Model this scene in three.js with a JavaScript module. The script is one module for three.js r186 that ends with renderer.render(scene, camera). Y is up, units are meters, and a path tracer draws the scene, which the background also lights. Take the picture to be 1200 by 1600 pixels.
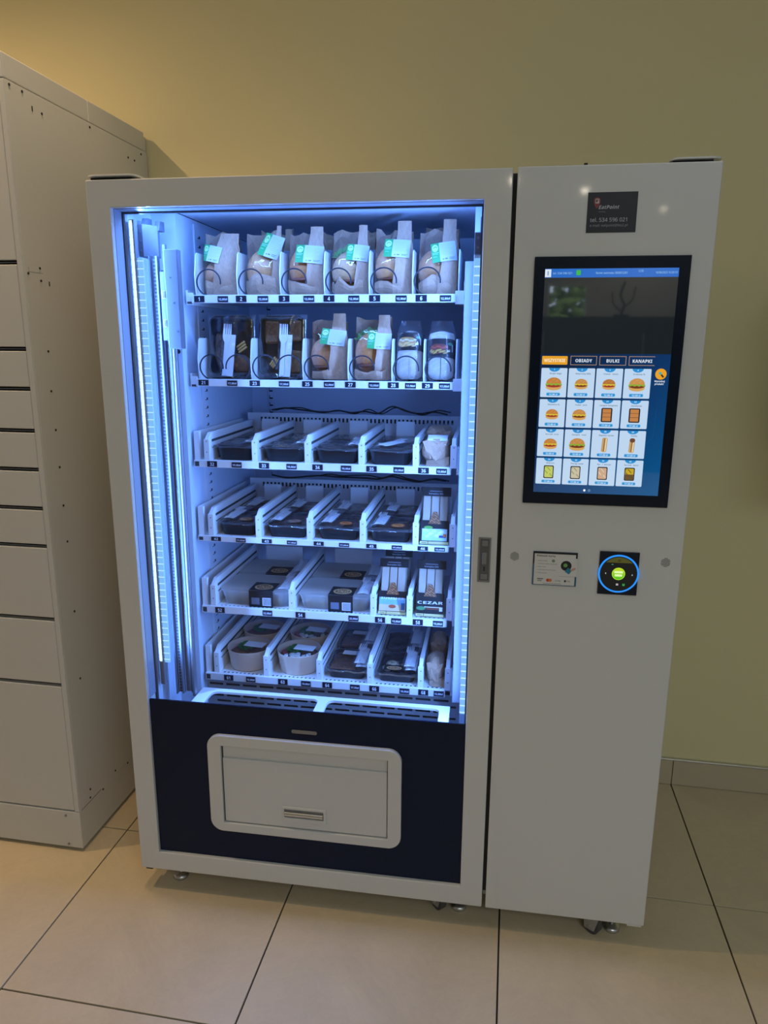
import * as THREE from 'three';
import { RoundedBoxGeometry } from 'three/addons/geometries/RoundedBoxGeometry.js';
import { mergeGeometries, mergeVertices } from 'three/addons/utils/BufferGeometryUtils.js';
import { RectAreaLightUniformsLib } from 'three/addons/lights/RectAreaLightUniformsLib.js';

// ------------------------------------------------------------------ camera, light, exposure
const scene = new THREE.Scene();
scene.background = new THREE.Color(2.4, 2.9, 3.5);
const camera = new THREE.PerspectiveCamera(2 * Math.atan(800 / 1119.4) * 180 / Math.PI, 0.75, 0.05, 60);
camera.rotation.order = 'YXZ';
camera.rotation.set(-0.22935, 0.17266, 0.00596);
camera.position.set(1.0182, 1.5429, 1.6822);
scene.add(camera);
const renderer = new THREE.WebGLRenderer({ antialias: true });
renderer.toneMapping = THREE.LinearToneMapping;
renderer.toneMappingExposure = 1.0;
renderer.shadowMap.enabled = true;
RectAreaLightUniformsLib.init();

const LIGHT = {
  warm: [1.0, 0.67, 0.37], ceilingWarm: 7.4, corner: 4.0, back: 2.2,
  panel: [0.86, 1.0, 1.06], panelPower: 3.35, washPower: 0.7,
  led: [0.14, 0.345, 1.0], ledPower: 145, topPower: 122,
};
const CEIL = 3.1, BACKWALL = -0.7746, ROOMZ = 8.2, ROOMX0 = -2.4, ROOMX1 = 4.2;

// ------------------------------------------------------------------ helpers
let seedState = 7;
const seed = (n) => { seedState = (n * 2654435761) >>> 0 || 1; };
const rnd = () => { seedState |= 0; seedState = (seedState + 0x6D2B79F5) | 0; let t = Math.imul(seedState ^ (seedState >>> 15), 1 | seedState); t = (t + Math.imul(t ^ (t >>> 7), 61 | t)) ^ t; return ((t ^ (t >>> 14)) >>> 0) / 4294967296; };
const rr = (a, b) => a + (b - a) * rnd();
const names = {};
const numbered = (n) => { const k = names[n] = (names[n] || 0) + 1; return k === 1 ? n : `${n}_${String(k - 1).padStart(3, '0')}`; };

const MY = 0.023989, OX = 0.02749, OZ = 0.04542;           // the machine stands turned a little against the tile grid
const cM = Math.cos(MY), sM = Math.sin(MY);
const W = (x, y, z) => new THREE.Vector3(OX + x * cM + z * sM, y, OZ - x * sM + z * cM);   // machine axes to room axes

function S(color, rough = 0.5, more = {}) { return new THREE.MeshStandardMaterial({ color, roughness: rough, ...more }); }
function P(color, rough = 0.5, more = {}) { return new THREE.MeshPhysicalMaterial({ color, roughness: rough, ...more }); }
const lin = (r, g, b) => new THREE.Color().setRGB(r, g, b);

function bx(x0, x1, y0, y1, z0, z1, r = 0) {
  const w = x1 - x0, h = y1 - y0, d = z1 - z0;
  const g = r > 0 ? new RoundedBoxGeometry(w, h, d, 2, Math.min(r, w / 2.01, h / 2.01, d / 2.01)) : new THREE.BoxGeometry(w, h, d);
  g.translate((x0 + x1) / 2, (y0 + y1) / 2, (z0 + z1) / 2);
  return g;
}
function merged(list) {
  if (!Array.isArray(list)) return list;
  if (list.length === 1) return list[0];
  return mergeGeometries(list.map((g) => { let q = g.index ? g.toNonIndexed() : g; if (!q.attributes.uv) q.setAttribute('uv', new THREE.Float32BufferAttribute(new Float32Array(q.attributes.position.count * 2), 2)); return q; }), false);
}
function obj(name, geo, mat, parent = scene, label) {
  const m = new THREE.Mesh(merged(geo), mat);
  m.name = numbered(name); m.castShadow = true; m.receiveShadow = true;
  if (label) m.userData.label = label;
  parent.add(m);
  return m;
}
function struct(name, geo, mat) { const m = obj(name, geo, mat); m.userData.kind = 'structure'; return m; }
function thing(name, label, category, pos, turn = 0, group) {
  const o = new THREE.Group(); o.name = numbered(name); scene.add(o);
  o.position.copy(pos); o.rotation.y = turn; o.userData = { label, category };
  if (group) o.userData.group = group;
  return o;
}
function dup(root, pos, turn, label, group) {
  const r = root.clone(); r.name = numbered(root.name.replace(/_\d{3}$/, '')); scene.add(r);
  r.traverse((q) => { if (q !== r) q.name = numbered(q.name.replace(/_\d{3}$/, '')); });
  r.position.copy(pos); r.rotation.y = turn; r.userData = { ...root.userData, label };
  if (group) r.userData.group = group;
  return r;
}
function shapeRect(s, x0, x1, y0, y1, r, hole) {
  const p = hole ? new THREE.Path() : s;
  p.moveTo(x0 + r, y0); p.lineTo(x1 - r, y0); if (r) p.absarc(x1 - r, y0 + r, r, -Math.PI / 2, 0);
  p.lineTo(x1, y1 - r); if (r) p.absarc(x1 - r, y1 - r, r, 0, Math.PI / 2);
  p.lineTo(x0 + r, y1); if (r) p.absarc(x0 + r, y1 - r, r, Math.PI / 2, Math.PI);
  p.lineTo(x0, y0 + r); if (r) p.absarc(x0 + r, y0 + r, r, Math.PI, Math.PI * 1.5);
  if (hole) s.holes.push(p);
  return s;
}
function plateWithHoles(outer, holes, z0, z1, bevel = 0, r = 0) {
  const s = shapeRect(new THREE.Shape(), ...outer, r);
  for (const h of holes) shapeRect(s, h[0], h[1], h[2], h[3], h[4] || 0, true);
  const g = new THREE.ExtrudeGeometry(s, { depth: z1 - z0 - 2 * bevel, bevelEnabled: bevel > 0, bevelSize: bevel, bevelThickness: bevel, bevelOffset: -bevel, bevelSegments: 2, curveSegments: 10 });
  g.translate(0, 0, z0 + bevel);
  return g;
}
// profile in (z, y), extruded along x from x0
function prismZY(pts, x0, x1, bevel = 0) {
  const s = new THREE.Shape(pts.map((q) => new THREE.Vector2(-q[0], q[1])));
  const g = new THREE.ExtrudeGeometry(s, { depth: x1 - x0 - 2 * bevel, bevelEnabled: bevel > 0, bevelSize: bevel, bevelThickness: bevel, bevelOffset: -bevel, bevelSegments: 1, curveSegments: 6 });
  g.translate(0, 0, bevel); g.rotateY(Math.PI / 2); g.translate(x0, 0, 0);
  return g;
}
// profile in (x, z), extruded up from y0 to y1
function prismXZ(pts, y0, y1, bevel = 0) {
  const s = new THREE.Shape(pts.map((q) => new THREE.Vector2(q[0], -q[1])));
  const g = new THREE.ExtrudeGeometry(s, { depth: y1 - y0 - 2 * bevel, bevelEnabled: bevel > 0, bevelSize: bevel, bevelThickness: bevel, bevelOffset: -bevel, bevelSegments: 1, curveSegments: 6 });
  g.translate(0, 0, bevel); g.rotateX(-Math.PI / 2); g.translate(0, y0, 0);
  return g;
}
function tube(pts, r, seg = 40, rad = 8, closed = false) { return new THREE.TubeGeometry(new THREE.CatmullRomCurve3(pts.map((q) => new THREE.Vector3(...q)), closed), seg, r, rad, closed); }
function cyl(r, h, x, y, z, axis = 'y', r2 = r, seg = 20) {
  const g = new THREE.CylinderGeometry(r2, r, h, seg);
  if (axis === 'z') g.rotateX(Math.PI / 2);
  if (axis === 'x') g.rotateZ(Math.PI / 2);
  g.translate(x, y, z);
  return g;
}
// a grid surface from f(u, v); flat = folded-paper facets
function sheet(f, nu, nv, flat = false) {
  const pos = [], uv = [], idx = [];
  for (let j = 0; j <= nv; j++) for (let i = 0; i <= nu; i++) { const q = f(i / nu, j / nv); pos.push(q[0], q[1], q[2]); uv.push(i / nu, j / nv); }
  for (let j = 0; j < nv; j++) for (let i = 0; i < nu; i++) { const a = j * (nu + 1) + i, b = a + 1, c = a + nu + 1, d = c + 1; if ((i + j) % 2) idx.push(a, b, c, b, d, c); else idx.push(a, b, d, a, d, c); }
  let g = new THREE.BufferGeometry();
  g.setAttribute('position', new THREE.Float32BufferAttribute(pos, 3)); g.setAttribute('uv', new THREE.Float32BufferAttribute(uv, 2)); g.setIndex(idx);
  if (flat) g = g.toNonIndexed();
  g.computeVertexNormals();
  return g;
}
function rrPts(w, d, r, n = 5) {
  const out = [];
  for (const [cx, cz, a0] of [[w / 2 - r, d / 2 - r, 0], [-(w / 2 - r), d / 2 - r, Math.PI / 2], [-(w / 2 - r), -(d / 2 - r), Math.PI], [w / 2 - r, -(d / 2 - r), Math.PI * 1.5]])
    for (let i = 0; i <= n; i++) { const a = a0 + (i / n) * Math.PI / 2; out.push([cx + r * Math.cos(a), cz + r * Math.sin(a)]); }
  return out;
}
// rounded-rectangle rings [w, d, r, y] joined one above the other (x-z sections)
function loft(rings, capBottom = true, capTop = true) {
  const n = 24, pos = [], idx = [], uv = [];
  rings.forEach(([w, d, r, y], k) => { for (const [x, z] of rrPts(w, d, r)) { pos.push(x, y, z); uv.push(x / w + 0.5, 0.5 - z / d); } });
  for (let k = 0; k + 1 < rings.length; k++) for (let i = 0; i < n; i++) { const a = k * n + i, b = k * n + (i + 1) % n, c = a + n, d = b + n; idx.push(a, c, b, b, c, d); }
  const cap = (k, up) => { const y = rings[k][3], c = pos.length / 3; pos.push(0, y, 0); uv.push(0.5, 0.5); for (let i = 0; i < n; i++) { const a = k * n + i, b = k * n + (i + 1) % n; up ? idx.push(c, b, a) : idx.push(c, a, b); } };
  if (capBottom) cap(0, false);
  if (capTop) cap(rings.length - 1, true);
  let g = new THREE.BufferGeometry();
  g.setAttribute('position', new THREE.Float32BufferAttribute(pos, 3)); g.setAttribute('uv', new THREE.Float32BufferAttribute(uv, 2)); g.setIndex(idx);
  g = g.toNonIndexed(); g.computeVertexNormals();
  return g;
}
const hash = (x, y, z) => { const s = Math.sin(x * 127.1 + y * 311.7 + z * 74.7) * 43758.5453; return s - Math.floor(s); };
function vnoise(x, y, z) {
  const i = Math.floor(x), j = Math.floor(y), k = Math.floor(z), u = x - i, v = y - j, w = z - k, s = (t) => t * t * (3 - 2 * t);
  const L = (a, b, t) => a + (b - a) * t, U = s(u), V = s(v), Q = s(w);
  return L(L(L(hash(i, j, k), hash(i + 1, j, k), U), L(hash(i, j + 1, k), hash(i + 1, j + 1, k), U), V), L(L(hash(i, j, k + 1), hash(i + 1, j, k + 1), U), L(hash(i, j + 1, k + 1), hash(i + 1, j + 1, k + 1), U), V), Q) * 2 - 1;
}
function rough3(g, amp, freq, off = 0) {
  const p = g.attributes.position;
  for (let i = 0; i < p.count; i++) { const x = p.getX(i), y = p.getY(i), z = p.getZ(i); p.setXYZ(i, x + amp * vnoise(x * freq + off, y * freq, z * freq), y + amp * vnoise(x * freq, y * freq + 9 + off, z * freq), z + amp * vnoise(x * freq, y * freq, z * freq + 17 + off)); }
  g.computeVertexNormals();
  return g;
}
function blob(rx, ry, rz, x, y, z, amp = 0, freq = 40, off = 0, seg = 20) { let g = new THREE.SphereGeometry(1, seg, Math.round(seg * 0.7)); g.scale(rx, ry, rz); g = mergeVertices(g); if (amp) rough3(g, amp, freq, off); g.translate(x, y, z); return g; }

// ------------------------------------------------------------------ textures
function canvasTex(w, h, draw) {
  const c = document.createElement('canvas'); c.width = w; c.height = h;
  draw(c.getContext('2d'), w, h);
  const t = new THREE.CanvasTexture(c); t.colorSpace = THREE.SRGBColorSpace; t.anisotropy = 8;
  return t;
}
function noiseTex(n, f, srgb = false) {
  const d = new Uint8Array(n * n * 4);
  for (let y = 0; y < n; y++) for (let x = 0; x < n; x++) { const q = f(x / n, y / n), o = (y * n + x) * 4; for (let k = 0; k < 3; k++) d[o + k] = Math.max(0, Math.min(255, (Array.isArray(q) ? q[k] : q) * 255)); d[o + 3] = 255; }
  const t = new THREE.DataTexture(d, n, n); t.wrapS = t.wrapT = THREE.RepeatWrapping; t.magFilter = THREE.LinearFilter; t.minFilter = THREE.LinearMipmapLinearFilter; t.generateMipmaps = true; if (srgb) t.colorSpace = THREE.SRGBColorSpace; t.needsUpdate = true;
  return t;
}
const per = (u, v, f, o = 0) => { const a = u * Math.PI * 2, b = v * Math.PI * 2, r = f / 6.283; return vnoise(Math.cos(a) * r + o + 20, Math.sin(a) * r + Math.cos(b) * r + 20, Math.sin(b) * r + o * 2 + 20); };
const grainTex = noiseTex(256, (u, v) => 0.5 + 0.22 * per(u, v, 60) + 0.18 * per(u, v, 140, 3) + 0.1 * per(u, v, 14, 5));
const tileTex = noiseTex(256, (u, v) => { const q = 0.955 + 0.02 * per(u, v, 8) + 0.012 * per(u, v, 40, 2) + 0.012 * per(u, v, 120, 6); return [q, q * 0.995, q * 0.985]; }, true);
const paperTex = noiseTex(256, (u, v) => { const q = 0.93 + 0.05 * per(u, v, 30) + 0.05 * per(u, v * 0.3, 120, 4); return [q, q * 0.985, q * 0.96]; }, true);
const breadTex = noiseTex(128, (u, v) => { const q = 0.9 + 0.1 * per(u, v, 9) + 0.06 * per(u, v, 40, 4); return [q, q * 0.97, q * 0.93]; }, true);
const foodTex = noiseTex(128, (u, v) => { const q = 0.75 + 0.28 * per(u, v, 22) + 0.22 * per(u, v, 60, 4); return [q, q * 0.94, q * 0.86]; }, true);
const rep = (t, x, y) => { const c = t.clone(); c.repeat.set(x, y); c.needsUpdate = true; return c; };

// ------------------------------------------------------------------ materials
const M = {
  wall: S(lin(0.78, 0.71, 0.41), 0.85, { bumpMap: rep(grainTex, 1, 1), bumpScale: 0.0006 }),
  wallPlain: S(lin(0.66, 0.66, 0.66), 0.9),
  ceiling: S(lin(0.8, 0.78, 0.72), 0.9),
  tile: [0, 1, 2].map((k) => S(lin(0.64 + k * 0.013, 0.54 + k * 0.012, 0.37 + k * 0.009), 0.34, { map: tileTex })),
  skirting: S(lin(0.56, 0.48, 0.34), 0.4),
  grout: S(lin(0.02, 0.019, 0.018), 0.9),
  steelTrim: S(lin(0.62, 0.62, 0.6), 0.3, { metalness: 0.9 }),
  white: P(lin(0.66, 0.67, 0.66), 0.42, { bumpMap: rep(grainTex, 24, 24), bumpScale: 0.00006, clearcoat: 1, clearcoatRoughness: 0.05 }),
  locker: P(lin(0.62, 0.63, 0.6), 0.5, { bumpMap: rep(grainTex, 16, 16), bumpScale: 0.00008 }),
  inner: S(lin(0.6, 0.68, 0.82), 0.4),  // blue cast of the LED light mixed into the liner colour
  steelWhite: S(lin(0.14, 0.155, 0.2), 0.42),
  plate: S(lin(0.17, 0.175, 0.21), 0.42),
  tray: S(lin(0.78, 0.79, 0.82), 0.42),
  dark: S(lin(0.012, 0.013, 0.016), 0.6),
  gap: S(lin(0.05, 0.053, 0.058), 0.6),
  navy: P(lin(0.007, 0.014, 0.042), 0.16, { specularIntensity: 0.35 }),
  bezel: P(lin(0.007, 0.013, 0.028), 0.2, { specularIntensity: 0.5 }),
  steel: S(lin(0.55, 0.56, 0.57), 0.3, { metalness: 1 }),
  brushed: S(lin(0.3, 0.31, 0.33), 0.42, { metalness: 0.8 }),
  wire: S(lin(0.03, 0.032, 0.045), 0.4, { metalness: 0.3 }),
  glass: P(lin(0.97, 0.985, 1), 0.0, { transmission: 1, thickness: 0, ior: 1.3, specularIntensity: 0.5 }),
  film: P(lin(0.97, 0.98, 1), 0.06, { transmission: 1, thickness: 0, ior: 1.5, side: THREE.DoubleSide }),
  lidFilm: P(lin(0.95, 0.97, 1), 0.12, { transmission: 1, thickness: 0, ior: 1.95, side: THREE.DoubleSide }),
  cloudyFilm: P(lin(0.93, 0.95, 0.98), 0.78, { transmission: 0.97, thickness: 0, ior: 1.5, side: THREE.DoubleSide }),
  kraft: S(lin(0.62, 0.41, 0.29), 0.85, { map: paperTex, side: THREE.DoubleSide }),
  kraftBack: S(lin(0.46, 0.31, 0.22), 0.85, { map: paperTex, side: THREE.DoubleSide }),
  bun: [[0.8, 0.33, 0.12], [0.84, 0.4, 0.17], [0.78, 0.36, 0.16], [0.85, 0.5, 0.26]].map((c) => P(lin(...c), 0.5, { map: breadTex, clearcoat: 0.35, clearcoatRoughness: 0.25 })),
  seeds: S(lin(0.32, 0.2, 0.1), 0.6),
  lettuce: S(lin(0.14, 0.3, 0.07), 0.5, { side: THREE.DoubleSide }),
  meat: S(lin(0.3, 0.1, 0.06), 0.5, { map: foodTex }),
  ham: S(lin(0.6, 0.22, 0.18), 0.5, { map: foodTex }),
  blackTray: P(lin(0.012, 0.012, 0.016), 0.3),
  blackCard: S(lin(0.012, 0.013, 0.018), 0.5),
  brownFood: S(lin(0.34, 0.15, 0.07), 0.55, { map: foodTex }),
  cutlet: S(lin(0.4, 0.2, 0.09), 0.6, { map: foodTex }),
  rice: S(lin(0.78, 0.72, 0.62), 0.6, { map: foodTex }),
  potato: S(lin(0.62, 0.5, 0.3), 0.6, { map: foodTex }),
  blackFood: S(lin(0.03, 0.025, 0.025), 0.4),
  darkFood: S(lin(0.24, 0.15, 0.11), 0.45, { map: foodTex }),
  biscuit: S(lin(0.62, 0.36, 0.1), 0.6),
  napkin: S(lin(0.82, 0.83, 0.85), 0.9, { side: THREE.DoubleSide }),
  plastic: P(lin(0.86, 0.87, 0.9), 0.35),
  bread: S(lin(0.72, 0.66, 0.58), 0.85, { map: breadTex, side: THREE.DoubleSide }),
  crust: S(lin(0.4, 0.22, 0.1), 0.8),
  cable: S(lin(0.012, 0.012, 0.014), 0.5),
};
for (const k in M) if (!Array.isArray(M[k])) M[k].name = k;

const NAVYCSS = '#161a2e';
// one atlas for the lane and price labels: 16 columns x 8 rows of 128x64 cells
const CELLS = [];
const atlasCanvas = document.createElement('canvas'); atlasCanvas.width = 2048; atlasCanvas.height = 512;
const ag = atlasCanvas.getContext('2d');
function atlasCell(text) {
  let k = CELLS.indexOf(text);
  if (k < 0) {
    k = CELLS.push(text) - 1;
    const x = (k % 16) * 128, y = Math.floor(k / 16) * 64;
    ag.fillStyle = NAVYCSS; ag.fillRect(x, y, 128, 64);
    ag.fillStyle = '#eef2ff'; ag.textAlign = 'center'; ag.textBaseline = 'middle';
    const long = text.length > 3;
    ag.font = long ? 'bold 33px sans-serif' : 'bold 52px sans-serif';
    ag.fillText(text, x + 64, y + 34, 118);
  }
  return [(k % 16) / 16, 1 - (Math.floor(k / 16) + 1) / 8, 1 / 16, 1 / 8];
}
const atlasTex = new THREE.CanvasTexture(atlasCanvas); atlasTex.colorSpace = THREE.SRGBColorSpace;
const labelMat = S(0xffffff, 0.4, { map: atlasTex });
function labelBox(cx, cy, z, w, h, t, uvr) {
  // a thin card whose front carries the print
  const g = new THREE.BoxGeometry(w, h, t); const uv = g.attributes.uv;
  for (let i = 0; i < uv.count; i++) { const f = i >= 16 && i < 20; uv.setXY(i, uvr[0] + uvr[2] * (f ? uv.getX(i) : 0.02), uvr[1] + uvr[3] * (f ? uv.getY(i) : 0.04)); }
  g.translate(cx, cy, z);
  return g;
}
function printBox(cx, cy, z, w, h, t) { return labelBox(cx, cy, z, w, h, t, [0, 0, 1, 1]); }

// ------------------------------------------------------------------ the room
const floor = new THREE.Group(); floor.name = 'floor'; floor.userData.kind = 'structure'; scene.add(floor);
obj('floor_screed', bx(ROOMX0 - 0.1, ROOMX1 + 0.1, -0.12, -0.006, BACKWALL - 0.1, ROOMZ + 0.1), M.grout, floor);
{
  const X0 = -0.1489, Z0 = -0.1803, g = 0.0021, geos = {};
  seed(3);
  for (let i = -5; i < 9; i++) for (let j = -2; j < 15; j++) {
    const x0 = Math.max(ROOMX0, X0 + i * 0.6 + g), x1 = Math.min(ROOMX1, X0 + (i + 1) * 0.6 - g), z0 = Math.max(BACKWALL, Z0 + j * 0.6 + g), z1 = Math.min(ROOMZ, Z0 + (j + 1) * 0.6 - g);
    if (x1 - x0 < 0.02 || z1 - z0 < 0.02) continue;
    const key = `${(x1 - x0).toFixed(4)} ${(z1 - z0).toFixed(4)}`;
    geos[key] ??= new RoundedBoxGeometry(x1 - x0, 0.012, z1 - z0, 1, 0.0012);
    const t = obj('tile', geos[key], M.tile[Math.floor(rnd() * 3)], floor);
    t.position.set((x0 + x1) / 2, -0.006, (z0 + z1) / 2);
  }
}
{
  const g = new THREE.BoxGeometry(ROOMX1 - ROOMX0 + 0.4, CEIL + 0.2, 0.12); const uv = g.attributes.uv;
  for (let i = 0; i < uv.count; i++) uv.setXY(i, uv.getX(i) * 6, uv.getY(i) * 3);
  g.translate((ROOMX0 + ROOMX1) / 2, CEIL / 2, BACKWALL - 0.06);
  struct('wall_back', g, M.wall);
  struct('wall_left', bx(ROOMX0 - 0.12, ROOMX0, -0.1, CEIL + 0.1, BACKWALL, ROOMZ), M.wallPlain);
  struct('wall_right', bx(ROOMX1, ROOMX1 + 0.12, -0.1, CEIL + 0.1, BACKWALL, ROOMZ), M.wallPlain);
  struct('ceiling', bx(ROOMX0 - 0.1, ROOMX1 + 0.1, CEIL, CEIL + 0.12, BACKWALL - 0.1, ROOMZ + 0.1), M.ceiling);
  const fw = plateWithHoles([ROOMX0 - 0.1, ROOMX1 + 0.1, -0.1, CEIL + 0.1], [[1.83, 2.31, 1.6, 2.3]], ROOMZ, ROOMZ + 0.12);
  struct('wall_front', fw, M.wallPlain);
  const w1 = new THREE.Group(); w1.name = 'window_1'; w1.userData.kind = 'structure'; scene.add(w1);
  obj('window_frame', plateWithHoles([1.81, 2.33, 1.58, 2.32], [[1.845, 2.295, 1.615, 2.285]], ROOMZ - 0.012, ROOMZ + 0.03, 0.004), S(lin(0.7, 0.7, 0.68), 0.4), w1);
  obj('window_pane', bx(1.845, 2.295, 1.615, 2.285, ROOMZ + 0.01, ROOMZ + 0.012), M.glass, w1);
}
{
  // skirting tiles with a metal trim along the back wall
  const sk = new THREE.Group(); sk.name = 'baseboard_back'; sk.userData.kind = 'structure'; scene.add(sk);
  for (let i = -4; i < 8; i++) {
    const x0 = Math.max(ROOMX0, -0.1489 + i * 0.6 + 0.001), x1 = Math.min(ROOMX1, -0.1489 + (i + 1) * 0.6 - 0.001);
    if (x1 > x0) obj('skirting_tile', bx(x0, x1, 0.001, 0.098, BACKWALL, BACKWALL + 0.012, 0.002), M.skirting, sk);
  }
  obj('metal_trim', bx(ROOMX0, ROOMX1, 0.097, 0.104, BACKWALL, BACKWALL + 0.015, 0.002), M.steelTrim, sk);
}
function downlight(x, z, label, power, color, angle) {
  const t = thing('ceiling_downlight', label, 'lamp', new THREE.Vector3(x, CEIL, z));
  obj('ring', new THREE.LatheGeometry([[0.03, -0.004], [0.042, -0.009], [0.052, -0.008], [0.055, 0]].map((q) => new THREE.Vector2(...q)), 28), S(lin(0.6, 0.6, 0.58), 0.4, { side: THREE.DoubleSide }), t);
  obj('glow_cover', cyl(0.035, 0.003, 0, -0.005, 0), S(0x000000, 0.5, { emissive: lin(...color), emissiveIntensity: 14 }), t);
  const l = new THREE.SpotLight(lin(...color), power, 0, angle, 0.4, 2);
  l.position.set(x, CEIL - 0.012, z); l.target.position.set(x, 0, z); l.castShadow = true; l.shadow.radius = 1.7;
  scene.add(l, l.target);
}
downlight(W(-0.082, 0, -0.042).x, W(-0.082, 0, -0.042).z, 'warm ceiling downlight above the gap between the parcel locker and the vending machine', LIGHT.corner, LIGHT.warm, 0.72);
downlight(-1.12, 0.3, 'warm ceiling downlight in front of the parcel locker', LIGHT.ceilingWarm, LIGHT.warm, 1.3);
downlight(1.23, 5.85, 'ceiling downlight nearest behind the viewer', LIGHT.back, [1, 0.86, 0.66], 1.45);
downlight(1.97, 6.39, 'ceiling downlight second behind the viewer', LIGHT.back, [1, 0.86, 0.66], 1.45);
downlight(3.01, 7.5, 'ceiling downlight farthest behind the viewer', LIGHT.back, [1, 0.86, 0.66], 1.45);
const lane = (r, i, bar) => { const D = ROWS[r].div, a = D[i] + (bar ? 0.0066 : 0.003), b = D[i + 1] - (bar ? 0.0084 : 0.003); return [(a + b) / 2, b - a]; };
function addedPanelLight(label, x, z, w, d, power) {
  const t = thing('added_fill_panel', label, 'lamp', new THREE.Vector3(x, CEIL, z));
  obj('frame', plateWithHoles([-w / 2 - 0.04, w / 2 + 0.04, -d / 2 - 0.04, d / 2 + 0.04], [[-w / 2, w / 2, -d / 2, d / 2]], 0, 0.03, 0.003).rotateX(Math.PI / 2), S(lin(0.6, 0.6, 0.6), 0.5), t);
  obj('diffuser', bx(-w / 2, w / 2, -0.012, -0.006, -d / 2, d / 2), S(0x000000, 0.5, { emissive: lin(...LIGHT.panel), emissiveIntensity: 0.8 }), t);
  const l = new THREE.RectAreaLight(lin(...LIGHT.panel), power, w - 0.02, d - 0.02);
  l.position.set(x, CEIL - 0.035, z); l.lookAt(x, 0, z); scene.add(l);
}
addedPanelLight('large square ceiling panel added behind the viewer for room fill', 2.5, 3.6, 1.8, 1.8, LIGHT.panelPower);  // added fill light, set where the machine front does not mirror it
addedPanelLight('long narrow ceiling panel added before the vending machine to brighten the wall', 1.0, 0.6, 2.2, 0.3, LIGHT.washPower);  // second added panel, only there to lift the back wall

// ------------------------------------------------------------------ behind the viewer: what the machine's screen mirrors
{
  const t = thing('tall_wardrobe', 'dark tall wardrobe mirrored in the machine screen', 'cupboard', new THREE.Vector3(2.4, 0, 7.8));
  const dk = S(lin(0.03, 0.033, 0.04), 0.5);
  obj('carcass', bx(-1.7, 1.7, 0, 1.89, -0.2, 0.2, 0.004), dk, t);
  for (const [a, b] of [[-1.69, -0.62], [-0.615, 0.56], [0.575, 1.69]]) { const d = obj('door', bx(a, b, 0.06, 1.875, -0.222, -0.202, 0.003), dk, t); obj('handle', bx(b - 0.05, b - 0.035, 0.95, 1.7, -0.25, -0.222, 0.004), M.steel, d); }
  const b = thing('driftwood_branch', 'bare dark branch sculpture standing on the wardrobe', 'sculpture', new THREE.Vector3(2.68, 1.89, 7.8));
  obj('foot', cyl(0.09, 0.03, 0, 0.015, 0), dk, b);
  obj('branch', [tube([[0, 0.03, 0], [0.03, 0.14, 0], [-0.02, 0.26, 0], [0.02, 0.42, 0]], 0.014), tube([[0, 0.1, 0], [0.12, 0.2, 0.02], [0.15, 0.36, 0]], 0.009), tube([[0, 0.06, 0], [-0.1, 0.16, 0], [-0.12, 0.3, 0.03]], 0.009)], S(lin(0.05, 0.04, 0.03), 0.8), b);
  const tr = thing('tree', 'green tree outside the small window', 'tree', new THREE.Vector3(2.1, 0, 10.5));
  obj('trunk', cyl(0.12, 2, 0, 0.6, 0, 'y', 0.08), M.crust, tr);
  seed(11); const leaves = [];
  for (let i = 0; i < 800; i++) leaves.push(blob(rr(0.05, 0.11), rr(0.03, 0.07), rr(0.05, 0.11), rr(-1, 1), rr(1.3, 3.2), rr(-0.5, 0.5), 0.02, 14, i, 6).toNonIndexed());
  obj('foliage', leaves, S(lin(0.26, 0.32, 0.07), 0.8), tr);
  struct('ground_outside', bx(-4, 8, -0.5, -0.4, ROOMZ + 0.12, 16), S(lin(0.2, 0.25, 0.12), 0.9));
}
{
  const t = thing('added_shade_box', 'unseen white box added right of the vending machine to shade the wall', 'cupboard', new THREE.Vector3(1.846, 1.225, BACKWALL));  // made-up box out of view, casts the soft shade on the wall
  obj('carcass', bx(0, 0.6, 0, 0.53, 0.0, 0.38, 0.004), M.locker, t);
  obj('door', bx(0.002, 0.598, 0.002, 0.528, 0.381, 0.398, 0.003), M.locker, t);
}

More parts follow.
